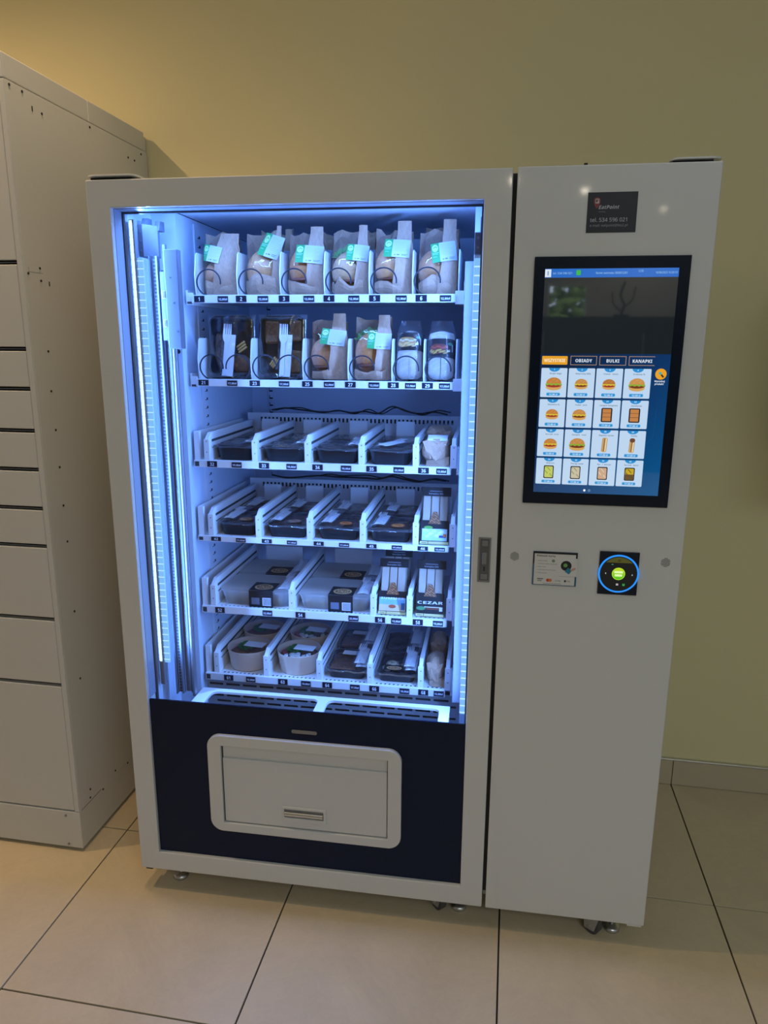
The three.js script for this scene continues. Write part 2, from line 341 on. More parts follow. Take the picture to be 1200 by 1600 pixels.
// ------------------------------------------------------------------ parcel locker at the left
{
  const XR = -0.2284, ZF = -0.0589, ZB = BACKWALL + 0.002, YT = 2.2276, XL = -0.8;
  const t = thing('parcel_locker', 'tall white steel parcel locker with stacked doors left of the vending machine', 'locker', new THREE.Vector3(XR, 0, ZF));
  const D = ZB - ZF, X = XL - XR;
  obj('carcass', [bx(X, -0.002, 0.14, 2.168, D, -0.018, 0.003), bx(-0.0165, -0.0006, 0.14, 2.168, -0.03, 0, 0.002), bx(X, X + 0.02, 0.14, 2.168, -0.03, 0, 0.002)], M.locker, t);
  obj('side_panel', bx(-0.004, 0, 0.1392, 2.168, D + 0.006, -0.006, 0.001), M.locker, t);
  obj('top_cap', [bx(X, 0, 2.1695, YT, -0.3625, 0, 0.003), bx(X, 0, 2.1695, YT, D + 0.02, -0.3635, 0.003), bx(X, -0.004, 2.15, YT - 0.01, D, D + 0.025, 0.002)], M.locker, t);
  obj('plinth', bx(X, 0, 0.012, 0.1385, D + 0.006, 0, 0.002), M.locker, t);
  obj('plinth_base', bx(X + 0.02, -0.02, 0, 0.02, D + 0.02, -0.05), M.dark, t);
  const seams = [0.1395, 0.5625, 0.7678, 0.9861, 1.0947, 1.204, 1.3104, 1.4225, 1.5265, 1.7436, 2.166];
  for (let i = 0; i + 1 < seams.length; i++) {
    const d = obj('locker_door', bx(X + 0.022, -0.0175, seams[i] + (i ? 0.0055 : 0.0045), seams[i + 1] - 0.0055, -0.016, -0.0005, 0.002), M.locker, t);
    if (i) obj('door_sill', bx(X + 0.022, -0.0185, seams[i] - 0.0008, seams[i] + 0.0008, -0.016, -0.004), M.brushed, t);
  }
  obj('seam_shadow_gap', bx(X + 0.01, -0.0168, 0.139, 2.168, -0.022, -0.0175), M.dark, t);
  const sc = [];
  for (const [y, z] of [[2.159, -0.077], [2.158, -0.125], [2.128, -0.199], [2.156, -0.425], [2.154, -0.725], [2.124, -0.638], [2.124, -0.678], [1.735, -0.127], [1.718, -0.077], [1.703, -0.127], [1.52, -0.128], [1.413, -0.124], [1.306, -0.127], [1.201, -0.128], [1.09, -0.128], [0.983, -0.13], [0.768, -0.131], [0.554, -0.127], [0.133, -0.343], [0.152, -0.267], [0.178, -0.123], [0.133, -0.19], [0.151, -0.119]])
    sc.push(cyl(0.0033, 0.002, 0.0006, y, z - ZF, 'x', 0.0033, 10));
  for (const [y, z, h] of [[2.129, -0.16, 0.012], [1.698, -0.162, 0.012]]) sc.push(bx(-0.0005, 0.0012, y - h / 2, y + h / 2, z - ZF - 0.0015, z - ZF + 0.0015));
  for (const g of sc) obj('screw', g, M.dark, t);
  for (const g of [bx(-0.0005, 0.0002, 1.7223, 1.723, -0.08, -0.0225), bx(-0.0005, 0.0002, 1.7223, 1.734, -0.0225, -0.0218), bx(-0.0005, 0.0003, 0.1383, 0.1394, -0.12, -0.012)]) obj('pressed_seam', g, M.gap, t);
  for (const [x, y] of [[-0.047, 0.124], [-0.0465, 0.024]]) obj('screw', cyl(0.004, 0.003, x, y, 0.001, 'z', 0.004, 12), M.brushed, t);
}

// ------------------------------------------------------------------ the vending machine
const vm = thing('vending_machine', 'white glass-fronted food vending machine with blue-white lit shelves and a tall payment cabinet', 'vending machine', new THREE.Vector3(OX, 0, OZ), MY);
obj('cabinet_body', [bx(0.004, 0.03, 0.085, 1.9, -0.79, -0.05, 0.002), bx(0.95, 0.9745, 0.085, 1.9, -0.79, -0.05, 0.002), bx(0.03, 0.95, 1.887, 1.9, -0.79, -0.05), bx(0.03, 0.95, 0.085, 0.1, -0.79, -0.05), bx(0.03, 0.95, 0.1, 1.887, -0.79, -0.775)], M.white, vm);
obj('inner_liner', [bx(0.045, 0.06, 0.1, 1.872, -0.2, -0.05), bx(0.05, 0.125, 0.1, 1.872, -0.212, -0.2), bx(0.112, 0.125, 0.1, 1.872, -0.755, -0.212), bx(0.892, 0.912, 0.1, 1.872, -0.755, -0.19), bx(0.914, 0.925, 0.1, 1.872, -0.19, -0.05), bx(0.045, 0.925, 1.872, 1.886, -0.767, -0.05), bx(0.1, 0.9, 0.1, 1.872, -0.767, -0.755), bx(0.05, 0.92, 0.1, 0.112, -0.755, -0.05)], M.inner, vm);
obj('ceiling_seam', bx(0.1245, 0.1262, 1.8705, 1.8721, -0.755, -0.06), M.dark, vm);
const door = obj('door_frame', plateWithHoles([0, 0.9745, 0.069, 1.909], [[0.0575, 0.9155, 0.126, 1.848]], -0.048, 0, 0.0022, 0.004), M.white, vm);
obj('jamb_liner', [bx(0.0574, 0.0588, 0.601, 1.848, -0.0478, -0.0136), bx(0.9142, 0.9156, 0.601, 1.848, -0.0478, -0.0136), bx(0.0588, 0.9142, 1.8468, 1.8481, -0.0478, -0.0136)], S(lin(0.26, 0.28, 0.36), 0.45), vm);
obj('door_gasket', plateWithHoles([0.052, 0.921, 0.12, 1.854], [[0.0625, 0.9105, 0.13, 1.8425]], -0.056, -0.0485), M.gap, vm);
obj('glass_pane', bx(0.0577, 0.9153, 0.601, 1.8478, -0.0125, -0.0115), M.glass, vm);
obj('lower_panel', bx(0.0577, 0.9153, 0.1262, 0.6005, -0.0145, -0.0095, 0.001), M.navy, vm);
obj('status_slot', plateWithHoles([0.4557, 0.5253, 0.5348, 0.5448], [], -0.0095, -0.0075, 0.0008, 0.0045), M.brushed, vm);
// delivery hatch
const hatch = obj('hatch_frame', plateWithHoles([0.221, 0.7533, 0.2215, 0.5155], [[0.2588, 0.7168, 0.2485, 0.4845]], -0.0095, 0.004, 0.0025, 0.036), M.white, vm);
obj('hatch_recess', bx(0.2588, 0.7168, 0.2485, 0.4845, -0.009, -0.0085), M.gap, vm);
const flap = obj('hatch_flap', [bx(0.2625, 0.7145, 0.2515, 0.4465, -0.0085, -0.001, 0.0015), bx(0.2625, 0.7145, 0.4465, 0.4835, -0.0085, -0.0065, 0.0008)], M.white, vm);
{
  const hx = 0.488, hy = 0.2965;
  obj('flap_handle', plateWithHoles([hx - 0.061, hx + 0.061, hy - 0.023, hy + 0.021], [[hx - 0.056, hx + 0.054, hy - 0.012, hy + 0.014, 0.002]], -0.001, 0.0035, 0.001, 0.003), M.white, flap);
  obj('handle_cup', bx(hx - 0.056, hx + 0.054, hy - 0.012, hy + 0.014, -0.0009, -0.0004), M.brushed, flap);
  obj('handle_bar', cyl(0.0065, 0.108, hx - 0.001, hy - 0.001, 0.0015, 'x'), S(lin(0.72, 0.71, 0.68), 0.25, { metalness: 0.9 }), flap);
}
// recessed lock on the door edge
{
  const lk = obj('door_lock', plateWithHoles([0.9305, 0.9605, 0.988, 1.0995], [[0.9345, 0.9568, 0.992, 1.0955, 0.001]], -0.0005, 0.0022, 0.0006, 0.002), M.brushed, vm);
  obj('lock_body', bx(0.9345, 0.9568, 0.992, 1.0955, 0.0001, 0.0012), S(lin(0.16, 0.17, 0.19), 0.45, { metalness: 0.7 }), lk);
  obj('lock_lever', bx(0.9405, 0.951, 1.033, 1.062, 0.001, 0.0045, 0.0015), M.brushed, lk);
  for (const g of [bx(0.939, 0.953, 1.078, 1.091, 0.001, 0.003, 0.001), bx(0.938, 0.954, 0.995, 1.008, 0.001, 0.0035, 0.001)]) obj('lock_tab', g, M.brushed, lk);
  obj('keyhole', bx(0.9445, 0.947, 1.016, 1.027, 0.001, 0.0016), M.dark, lk);
}
// cap plates over the hinges
for (const [a, b, c] of [[0.0, 0.125, 1], [1.293, 1.3945, -1]]) {
  const hp = obj('hinge_plate', plateWithHoles([0, b - a, -0.19, 0.0], [], 0, 0.004, 0.001, 0.02).rotateX(-Math.PI / 2).translate(a, 1.9155, -0.19), M.white, vm);
  obj('hinge_block', bx(a + 0.005, b - 0.015, 1.9, 1.916, -0.12, -0.015, 0.002), M.dark, hp);
}
obj('top_bolt', cyl(0.004, 0.014, 1.128, 1.917, -0.05), M.dark, vm);
// payment cabinet
obj('payment_cabinet_body', bx(0.9765, 1.392, 0.085, 1.905, -0.79, -0.0285, 0.003), M.white, vm);
obj('payment_door_seam', bx(0.974, 0.99, 0.1, 1.903, -0.034, -0.027), M.gap, vm);
const pd = obj('payment_cabinet_door', bx(0.9838, 1.3948, 0.068, 1.9105, -0.0265, 0, 0.003), M.white, vm);
obj('door_lip', bx(1.352, 1.39, 0.0605, 0.0675, -0.03, -0.003, 0.0022), M.white, pd);
obj('door_bumper', bx(0.012, 0.032, 0.062, 0.069, -0.03, -0.004, 0.001), M.dark, vm);
// feet and castors
for (const [x, z] of [[0.0895, -0.062], [0.912, -0.07], [1.326, -0.058]]) {
  const f = obj('levelling_foot', new THREE.LatheGeometry([[0, 0], [0.021, 0], [0.0225, 0.003], [0.0225, 0.008], [0.019, 0.013], [0.009, 0.0165], [0, 0.0165]].map((q) => new THREE.Vector2(...q)), 28).translate(x, 0, z), M.steel, vm);
  obj('foot_stem', cyl(0.0055, 0.075, x, 0.05, z, 'y', 0.0055, 14), M.steel, f);
}
for (const [x, z, r] of [[0.855, -0.058, 0.75], [1.272, -0.038, 0.85]]) {
  const wheel = new THREE.CylinderGeometry(0.024, 0.024, 0.019, 28).rotateZ(Math.PI / 2).rotateY(r).translate(x, 0.0245, z);
  const c = obj('castor', wheel, S(lin(0.07, 0.07, 0.075), 0.5), vm);
  const fork = [];
  for (const s of [-1, 1]) fork.push(prismZY([[-0.016, 0.012], [0.014, 0.016], [0.026, 0.066], [-0.022, 0.066]], s * 0.0125 - 0.0012, s * 0.0125 + 0.0012).rotateY(r).translate(x, 0, z));
  fork.push(bx(-0.014, 0.014, 0.064, 0.068, -0.026, 0.022).rotateY(r).translate(x, 0, z));
  obj('castor_fork', fork, S(lin(0.42, 0.43, 0.44), 0.35, { metalness: 0.5 }), c);
  obj('castor_axle', cyl(0.004, 0.032, 0, 0, 0, 'x', 0.004, 12).rotateY(r).translate(x, 0.0245, z), M.steelTrim, c);
}
for (const x of [0.06, 1.28]) obj('rear_support', bx(x, x + 0.06, 0, 0.086, -0.76, -0.7, 0.003), M.dark, vm);
// speaker holes
for (const [x, y] of [[1.0165, 1.0562], [1.3591, 1.0581]]) {
  const dots = [];
  for (let i = -3; i <= 3; i++) for (let j = -3; j <= 3; j++) { const px = (i + (j % 2 ? 0.5 : 0)) * 0.0036, py = j * 0.0032; if (px * px + py * py < 0.0107 ** 2) dots.push(cyl(0.0011, 0.001, x + px, y + py, 0.0001, 'z', 0.0011, 8)); }
  obj('speaker_grille', dots, M.dark, vm);
}
// ---- flat print and screens on the payment cabinet
function burgerPic(g, x, y, r, k) {
  const bun = ['#c8843e', '#c98d4a', '#b9773a', '#cf9650'][k % 4];
  g.fillStyle = '#d9a860'; g.beginPath(); g.ellipse(x, y + r * 0.45, r, r * 0.42, 0, 0, 7); g.fill();
  g.fillStyle = k % 2 ? '#7a3a22' : '#a33a2c'; g.beginPath(); g.ellipse(x, y + r * 0.2, r * 1.02, r * 0.3, 0, 0, 7); g.fill();
  g.fillStyle = k % 3 ? '#d9c43a' : '#8fb23c'; for (let i = -3; i <= 3; i++) { g.beginPath(); g.ellipse(x + i * r * 0.28, y + r * (0.04 + 0.07 * (i & 1)), r * 0.22, r * 0.13, 0, 0, 7); g.fill(); }
  g.fillStyle = bun; g.beginPath(); g.ellipse(x, y - r * 0.02, r * 0.98, r * 0.78, 0, Math.PI, 0); g.fill();
  g.fillStyle = 'rgba(255,235,200,0.55)'; for (let i = 0; i < 9; i++) { g.fillRect(x - r * 0.6 + ((i * 37) % 11) * r * 0.11, y - r * 0.62 + ((i * 23) % 7) * r * 0.075, r * 0.07, r * 0.05); }
}
function boxPic(g, x, y, r, k) {
  g.fillStyle = '#23242a'; g.beginPath(); g.roundRect(x - r * 0.75, y - r, r * 1.5, r * 2, r * 0.18); g.fill();
  if (k === 0 || k === 1) { g.fillStyle = '#c8854c'; for (let i = 0; i < 3; i++) g.fillRect(x - r * 0.58, y - r * 0.86 + i * r * 0.58, r * 1.16, r * 0.54); }
  else {
    const c = [['#c5cf6a', '#7d9a3a'], ['#cdc4a8', '#8a8a6a'], ['#d0ab8c', '#e4d8c8'], ['#c9a92c', '#5c4a22']][k - 2];
    g.fillStyle = c[0]; g.beginPath(); g.roundRect(x - r * 0.62, y - r * 0.86, r * 1.24, r * 1.72, r * 0.14); g.fill();
    if (k === 5) { g.fillStyle = '#6a5030'; g.fillRect(x - r * 0.62, y + r * 0.05, r * 1.24, r * 0.8); }
    g.fillStyle = c[1]; for (let i = 0; i < 14; i++) { g.beginPath(); g.ellipse(x - r * 0.5 + ((i * 29) % 11) * r * 0.1, y - r * 0.7 + ((i * 17) % 13) * r * 0.11, r * 0.11, r * 0.05, i, 0, 7); g.fill(); }
  }
}
function rollPic(g, x, y, r, k) {
  g.save(); g.translate(x, y); g.rotate(0.05);
  g.fillStyle = '#c9a26a'; g.beginPath(); g.roundRect(-r * 0.36, -r, r * 0.72, r * 2, r * 0.2); g.fill();
  g.fillStyle = '#7a5a34'; g.fillRect(-r * 0.08, -r * 0.9, r * 0.1, r * 1.8); g.fillStyle = '#f0e2c4'; g.fillRect(r * 0.12, -r * 0.9, r * 0.12, r * 1.8);
  if (k) { g.fillStyle = '#6e4a3a'; g.beginPath(); g.ellipse(0, -r * 0.72, r * 0.36, r * 0.3, 0, 0, 7); g.fill(); }
  g.restore();
}
const screenTex = canvasTex(1024, 1820, (g, w, h) => {
  const bgd = g.createLinearGradient(0, h * 0.35, w, h);
  bgd.addColorStop(0, '#0d1f3a'); bgd.addColorStop(0.45, '#0c3566'); bgd.addColorStop(1, '#08588f');
  g.fillStyle = bgd; g.fillRect(0, 0, w, h);
  g.strokeStyle = '#1e6fb4'; g.lineWidth = 2; g.globalAlpha = 0.5;
  for (const p of [[0.93, 0.6, 0.92, 0.73, 0.86, 0.77], [0.3, 0.37, 0.3, 0.4, 0.41, 0.4], [0.56, 0.98, 0.56, 0.96, 0.6, 0.96], [0.08, 0.99, 0.09, 0.975, 0.12, 0.975]]) { g.beginPath(); g.moveTo(p[0] * w, p[1] * h); g.lineTo(p[2] * w, p[3] * h); g.lineTo(p[4] * w, p[5] * h); g.stroke(); }
  g.globalAlpha = 1;
  g.fillStyle = '#1a2024'; g.fillRect(0, 0, w, h * 0.363);  // black area lightened to carry the room's reflection
  g.fillStyle = '#1468c8'; g.fillRect(0, 0, w, h * 0.0375);
  g.fillStyle = '#dfeaf4'; g.fillRect(0, h * 0.002, w * 0.047, h * 0.033);
  g.fillStyle = '#7aa2c8'; g.fillRect(w * 0.018, h * 0.01, w * 0.01, h * 0.018);
  g.fillStyle = '#36b84a'; g.beginPath(); g.roundRect(w * 0.238, h * 0.006, w * 0.034, h * 0.022, 8); g.fill();
  g.fillStyle = '#a9cdf0'; g.textBaseline = 'middle'; g.textAlign = 'left'; g.font = '22px sans-serif';
  g.fillText('tel. 534 596 021', w * 0.06, h * 0.019, w * 0.15); g.fillText('Numer automatu: 0000012301', w * 0.385, h * 0.019, w * 0.24); g.fillText('12:30', w * 0.7, h * 0.012, w * 0.04); g.fillText('16/06/2025 10:30:10', w * 0.83, h * 0.019, w * 0.16);
  // tabs
  const tabs = ['WSZYSTKIE', 'OBIADY', 'BULKI', 'KANAPKI'];
  tabs.forEach((t, i) => {
    const x = (0.013 + i * 0.225) * w, ww = 0.2 * w, y = h * 0.374, hh = h * 0.038;
    if (!i) { g.fillStyle = '#eda52a'; g.beginPath(); g.roundRect(x, y, ww, hh, 6); g.fill(); }
    else if (i < 3) { g.strokeStyle = '#c99a78'; g.lineWidth = 4; g.strokeRect(x, y, ww, hh); }
    else { g.strokeStyle = '#c99a78'; g.lineWidth = 4; g.beginPath(); g.moveTo(w * 0.883, y); g.lineTo(x, y); g.lineTo(x, y + hh); g.lineTo(w * 0.883, y + hh); g.stroke(); }
    g.fillStyle = i ? '#e4eefc' : '#fff3d8'; g.font = 'bold 36px sans-serif'; g.textAlign = 'center'; g.fillText(t, x + ww * 0.5, y + hh * 0.52, ww * 0.84);
  });
  const namesOf = ['Burger wege', 'Wieprzowy BBQ', 'Cheese   classic', 'Drobiowy fit', 'Wolowina XL', 'Pulled   pork', 'Lasagne bolognese', 'Zapiekanka', 'Kurczak  curry', 'Kanapka   maxi', 'Bagietka szynka', 'Tortilla', 'Makaron', 'Pierogi ruskie', 'Ryz   z  warzyw', 'Kurczak  ziemn'];
  const vy = [0.427, 0.567, 0.703, 0.838], vh = [0.131, 0.127, 0.127, 0.122];
  for (let r = 0; r < 4; r++) for (let c = 0; c < 4; c++) {
    const k = r * 4 + c, x = (0.013 + c * 0.2155) * w, y = vy[r] * h, ww = 0.205 * w, hh = vh[r] * h, cx = x + ww / 2;
    g.fillStyle = '#c3dcf6'; g.beginPath(); g.roundRect(x, y, ww, hh, 8); g.fill();
    g.fillStyle = '#2c90d6'; g.beginPath(); g.ellipse(cx, y, ww * 0.21, hh * 0.125, 0, 0, Math.PI); g.fill();
    g.fillStyle = '#d5ebff'; g.font = 'bold 18px sans-serif'; g.fillText(String([1, 2, 3, 4, 5, 6, 21, 23, 25, 27, 28, 29, 32, 33, 34, 42][k]), cx, y + hh * 0.05);
    g.fillStyle = '#3b4a5a'; g.font = '17px sans-serif'; g.fillText(namesOf[k], cx + ww * 0.05, y + hh * 0.185, ww * 0.7);
    const py = y + hh * 0.53, R = ww * 0.285;
    if ([0, 1, 2, 3, 4, 5, 8, 9].includes(k)) burgerPic(g, cx, py, R * [1.05, 0.85, 0.85, 1.05, 0.85, 0.9, 0.9, 1.05][[0, 1, 2, 3, 4, 5, 8, 9].indexOf(k)], k);
    else if (k === 10 || k === 11) rollPic(g, cx, py, R, k - 10);
    else boxPic(g, cx, py, R * (k < 8 ? 0.98 : 0.92), k < 8 ? k - 6 : k - 10);
    g.fillStyle = '#2f97dc'; g.beginPath(); g.roundRect(cx - ww * 0.26, y + hh * 0.845, ww * 0.52, hh * 0.1, 8); g.fill();
    g.fillStyle = '#d8edff'; g.font = 'bold 20px sans-serif'; g.fillText((k < 6 || k === 8 || k === 9 ? '12.00' : '17.00') + ' zl', cx, y + hh * 0.897, ww * 0.4);
  }
  g.fillStyle = '#f0a528'; g.beginPath(); g.arc(w * 0.937, h * 0.449, w * 0.043, 0, 7); g.fill();
  g.strokeStyle = '#3fb0b8'; g.lineWidth = 20; g.beginPath(); g.moveTo(w * 0.925, h * 0.441); g.lineTo(w * 0.938, h * 0.45); g.stroke(); g.strokeStyle = '#3a2f28'; g.lineWidth = 13; g.beginPath(); g.moveTo(w * 0.94, h * 0.451); g.lineTo(w * 0.958, h * 0.463); g.stroke();
  g.fillStyle = '#eef4fc'; g.font = 'bold 20px sans-serif'; g.fillText('Wyszukaj', w * 0.932, h * 0.48, w * 0.08); g.fillText('produkt', w * 0.93, h * 0.492, w * 0.07);
  g.fillStyle = '#ffffff'; g.beginPath(); g.arc(w * 0.414, h * 0.985, 10, 0, 7); g.fill(); g.strokeStyle = '#9fc0e0'; g.lineWidth = 3; g.beginPath(); g.arc(w * 0.452, h * 0.985, 8, 0, 7); g.stroke();
});
obj('screen_bezel', bx(1.0283, 1.3502, 1.1876, 1.7292, 0.0002, 0.0055, 0.0015), M.bezel, vm);
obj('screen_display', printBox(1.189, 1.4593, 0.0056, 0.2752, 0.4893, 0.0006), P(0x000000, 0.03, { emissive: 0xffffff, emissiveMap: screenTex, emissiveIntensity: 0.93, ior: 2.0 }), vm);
{
  const l = new THREE.RectAreaLight(lin(0.45, 0.68, 1), 0.2, 0.26, 0.3); l.position.copy(W(1.189, 1.36, 0.012)); l.lookAt(W(1.189, 1.36, 1)); scene.add(l);
}
const stickerTex = canvasTex(512, 412, (g, w, h) => {
  g.fillStyle = '#171b28'; g.fillRect(0, 0, w, h);
  g.fillStyle = '#8a3434'; g.beginPath(); g.moveTo(62, 90); g.quadraticCurveTo(62, 52, 98, 52); g.quadraticCurveTo(134, 52, 134, 90); g.quadraticCurveTo(132, 122, 98, 168); g.quadraticCurveTo(64, 122, 62, 90); g.fill();
  g.fillStyle = '#c9c9c9'; g.fillRect(80, 66, 38, 46); g.fillStyle = '#6a4a4a'; g.fillRect(84, 72, 20, 30); g.fillRect(108, 72, 6, 14);
  g.fillStyle = '#b9bdc4'; g.font = 'italic bold 52px sans-serif'; g.textBaseline = 'alphabetic'; g.fillText('EatPoint', 112, 170, 222);
  g.font = '20px sans-serif'; g.fillStyle = '#8d929c'; g.fillText('vending', 118, 204, 90);
  g.fillStyle = '#c2c6cd'; g.font = '55px sans-serif'; g.fillText('tel. 534 596 021', 36, 300, 440);
  g.fillStyle = '#989da6'; g.font = '36px sans-serif'; g.fillText('e-mail: eatpoint@bis2.pl', 36, 350, 440);
});
obj('contact_sticker', printBox(1.1821, 1.8161, 0.0004, 0.1012, 0.0798, 0.0006), S(0xffffff, 0.45, { map: stickerTex }), vm, 'dark contact sticker with a telephone number');
const payTex = canvasTex(512, 420, (g, w, h) => {
  g.fillStyle = '#15171c'; g.fillRect(0, 0, w, h);
  g.fillStyle = '#2e5f86'; g.fillRect(0, h * 0.36, w, h * 0.64);
  g.fillStyle = '#d8d8d4'; g.fillRect(16, 26, w - 36, h - 34);
  g.fillStyle = '#d8d8d4'; g.fillRect(w * 0.6, h * 0.17, w * 0.4, h * 0.54);
  g.fillStyle = '#1e2024'; g.font = 'bold 31px sans-serif'; g.fillText('Płatność kartą', 40, 62, 250);
  g.font = '15px sans-serif'; g.fillStyle = '#4a4c50';
  ['1. Wybierz produkt', 'i zatwierdź na ekranie dotykowym', '2. Wybierz kartę', '3. Zbliż kartę do terminala obok', '4. Odbierz produkt'].forEach((t, i) => g.fillText(t, 40 + (i % 2) * 14, 118 + i * 38, 230));
  g.fillStyle = '#7c8a76'; g.beginPath(); g.arc(236, 112, 19, 0, 7); g.fill();
  g.fillStyle = '#1d2126'; g.beginPath(); g.arc(386, 166, 62, 0, 7); g.fill(); g.fillStyle = '#6fae66'; g.beginPath(); g.arc(378, 160, 24, 0, 7); g.fill();
  g.save(); g.translate(414, 232); g.rotate(0.6); g.fillStyle = '#2a84a6'; g.fillRect(-30, -34, 60, 62); g.restore();
  g.fillStyle = '#c79a88'; g.beginPath(); g.ellipse(468, 208, 34, 15, -0.5, 0, 7); g.fill();
  g.strokeStyle = '#6a6a68'; g.lineWidth = 2; g.beginPath(); g.moveTo(308, 300); g.lineTo(512, 300); g.stroke();
  g.fillStyle = '#23262c'; g.fillRect(58, 336, 70, 10); g.font = 'bold italic 24px sans-serif'; g.fillText('VISA', 58, 372, 70);
  g.fillStyle = '#c8382a'; g.beginPath(); g.arc(184, 356, 20, 0, 7); g.fill(); g.fillStyle = '#d8763a'; g.beginPath(); g.arc(210, 356, 20, 0, 7); g.fill();
  g.fillStyle = '#4a4c50'; g.font = '26px sans-serif'; g.fillText('G Pay', 268, 366, 76);
  g.fillStyle = '#17181a'; g.beginPath(); g.ellipse(384, 358, 12, 14, 0, 0, 7); g.fill(); g.fillStyle = '#4a4c50'; g.fillText('Pay', 402, 366, 56);
  g.fillStyle = '#55585c'; g.fillRect(130, 396, 210, 4);
});
obj('payment_instruction_panel', printBox(1.1108, 1.0303, 0.0012, 0.1018, 0.0825, 0.0024), S(0xffffff, 0.5, { map: payTex }), vm, 'small card-payment instruction panel');
{
  const cx = 1.2559, cy = 1.0268, R = 0.044;
  const rd = obj('card_reader', bx(1.2115, 1.3003, 0.975, 1.0793, 0.0002, 0.004, 0.001), M.bezel, vm);
  const faceTex = canvasTex(512, 512, (g, w, h) => {
    g.fillStyle = '#0b0e12'; g.fillRect(0, 0, w, h);
    g.save(); g.beginPath(); g.arc(256, 256, 246, 0, 7); g.clip(); g.fillStyle = '#4b4a1c'; g.fillRect(0, 0, 512, 92); g.fillStyle = '#3a3a1a'; g.fillRect(236, 40, 40, 40); g.restore();
    g.fillStyle = '#b8f03a'; g.beginPath(); g.arc(256, 256, 92, 0, 7); g.fill();
    const q = g.createLinearGradient(0, 170, 0, 345); q.addColorStop(0, '#d0dc20'); q.addColorStop(1, '#4cc21c'); g.fillStyle = q; g.beginPath(); g.arc(256, 256, 84, 0, 7); g.fill();
    g.fillStyle = '#e4ffb0'; g.fillRect(196, 214, 120, 34); g.fillRect(204, 262, 104, 34);
    g.fillStyle = '#e8eef4'; g.font = 'bold 50px sans-serif'; g.textAlign = 'center'; g.textBaseline = 'middle'; g.fillText('‹', 78, 252); g.fillText('›', 446, 262);
    g.fillStyle = '#3fd08a'; g.fillRect(150, 116, 26, 7); g.fillStyle = '#e8d8e8'; g.fillRect(232, 404, 32, 9); g.fillRect(232, 420, 32, 9);
    g.fillStyle = '#3cc45a'; for (const [a, b] of [[322, 402], [340, 402], [322, 420], [340, 420]]) g.fillRect(a, b, 13, 13);
  });
  const disc = new THREE.CircleGeometry(R - 0.0025, 48).toNonIndexed(); disc.translate(cx, cy, 0.0052);
  obj('reader_display', [cyl(R - 0.002, 0.001, cx, cy, 0.0044, 'z', R - 0.002, 48)], M.bezel, rd);
  obj('reader_face', disc, S(0x000000, 0.2, { emissive: 0xffffff, emissiveMap: faceTex, emissiveIntensity: 0.95 }), rd);
  obj('light_ring', new THREE.TorusGeometry(R, 0.0021, 8, 60).translate(cx, cy, 0.0046), S(0x000000, 0.5, { emissive: lin(0.02, 0.3, 1), emissiveIntensity: 0.95 }), rd);
  const l = new THREE.RectAreaLight(lin(0.1, 0.45, 1), 0.3, 0.08, 0.08); l.position.copy(W(cx, cy, 0.01)); l.lookAt(W(cx, cy, 1)); scene.add(l);
}

// ------------------------------------------------------------------ inside the machine: light bars, lift, louvre
const ledMat = S(0x000000, 0.4, { emissive: lin(0.62, 0.93, 1.0), emissiveIntensity: 1.5 });
const ladderMat = P(lin(0.1, 0.16, 0.22), 0.25, { emissive: lin(0.2, 0.48, 0.85), emissiveIntensity: 1.0 });
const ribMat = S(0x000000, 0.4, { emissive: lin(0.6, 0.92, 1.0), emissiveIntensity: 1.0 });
{
  const lb = obj('light_bar', bx(0.0695, 0.083, 0.62, 1.832, -0.075, -0.058, 0.002), M.plate, vm, 'left light bar');
  const leds = []; for (let i = 0; i < 66; i++) leds.push(bx(0.0715, 0.079, 0.694 + i * 0.01716, 0.694 + i * 0.01716 + 0.0148, -0.0582, -0.0562));
  const ls = obj('led_strip', leds, ledMat, lb); ls.userData.kind = 'stuff';
  obj('strip_diffuser', bx(0.072, 0.0785, 0.69, 1.83, -0.0579, -0.0571), ledMat, lb);
  obj('glow_cover', bx(0.0835, 0.0995, 0.685, 1.745, -0.068, -0.061, 0.002), ladderMat, lb);  // left ribbed plate glows in place of the LED strip's mirrored dashes
  for (let i = 0; i < 58; i++) obj('ladder_rib', bx(0.0833, 0.0998, 0.6945 + i * 0.01828, 0.6963 + i * 0.01828, -0.0615, -0.0602), ribMat, lb);
  const l = new THREE.RectAreaLight(lin(...LIGHT.led), LIGHT.ledPower, 0.018, 1.14);
  l.position.copy(W(0.101, 1.27, -0.058)); l.lookAt(W(0.101 + 1, 1.27, -0.058 - 0.05)); scene.add(l);
}
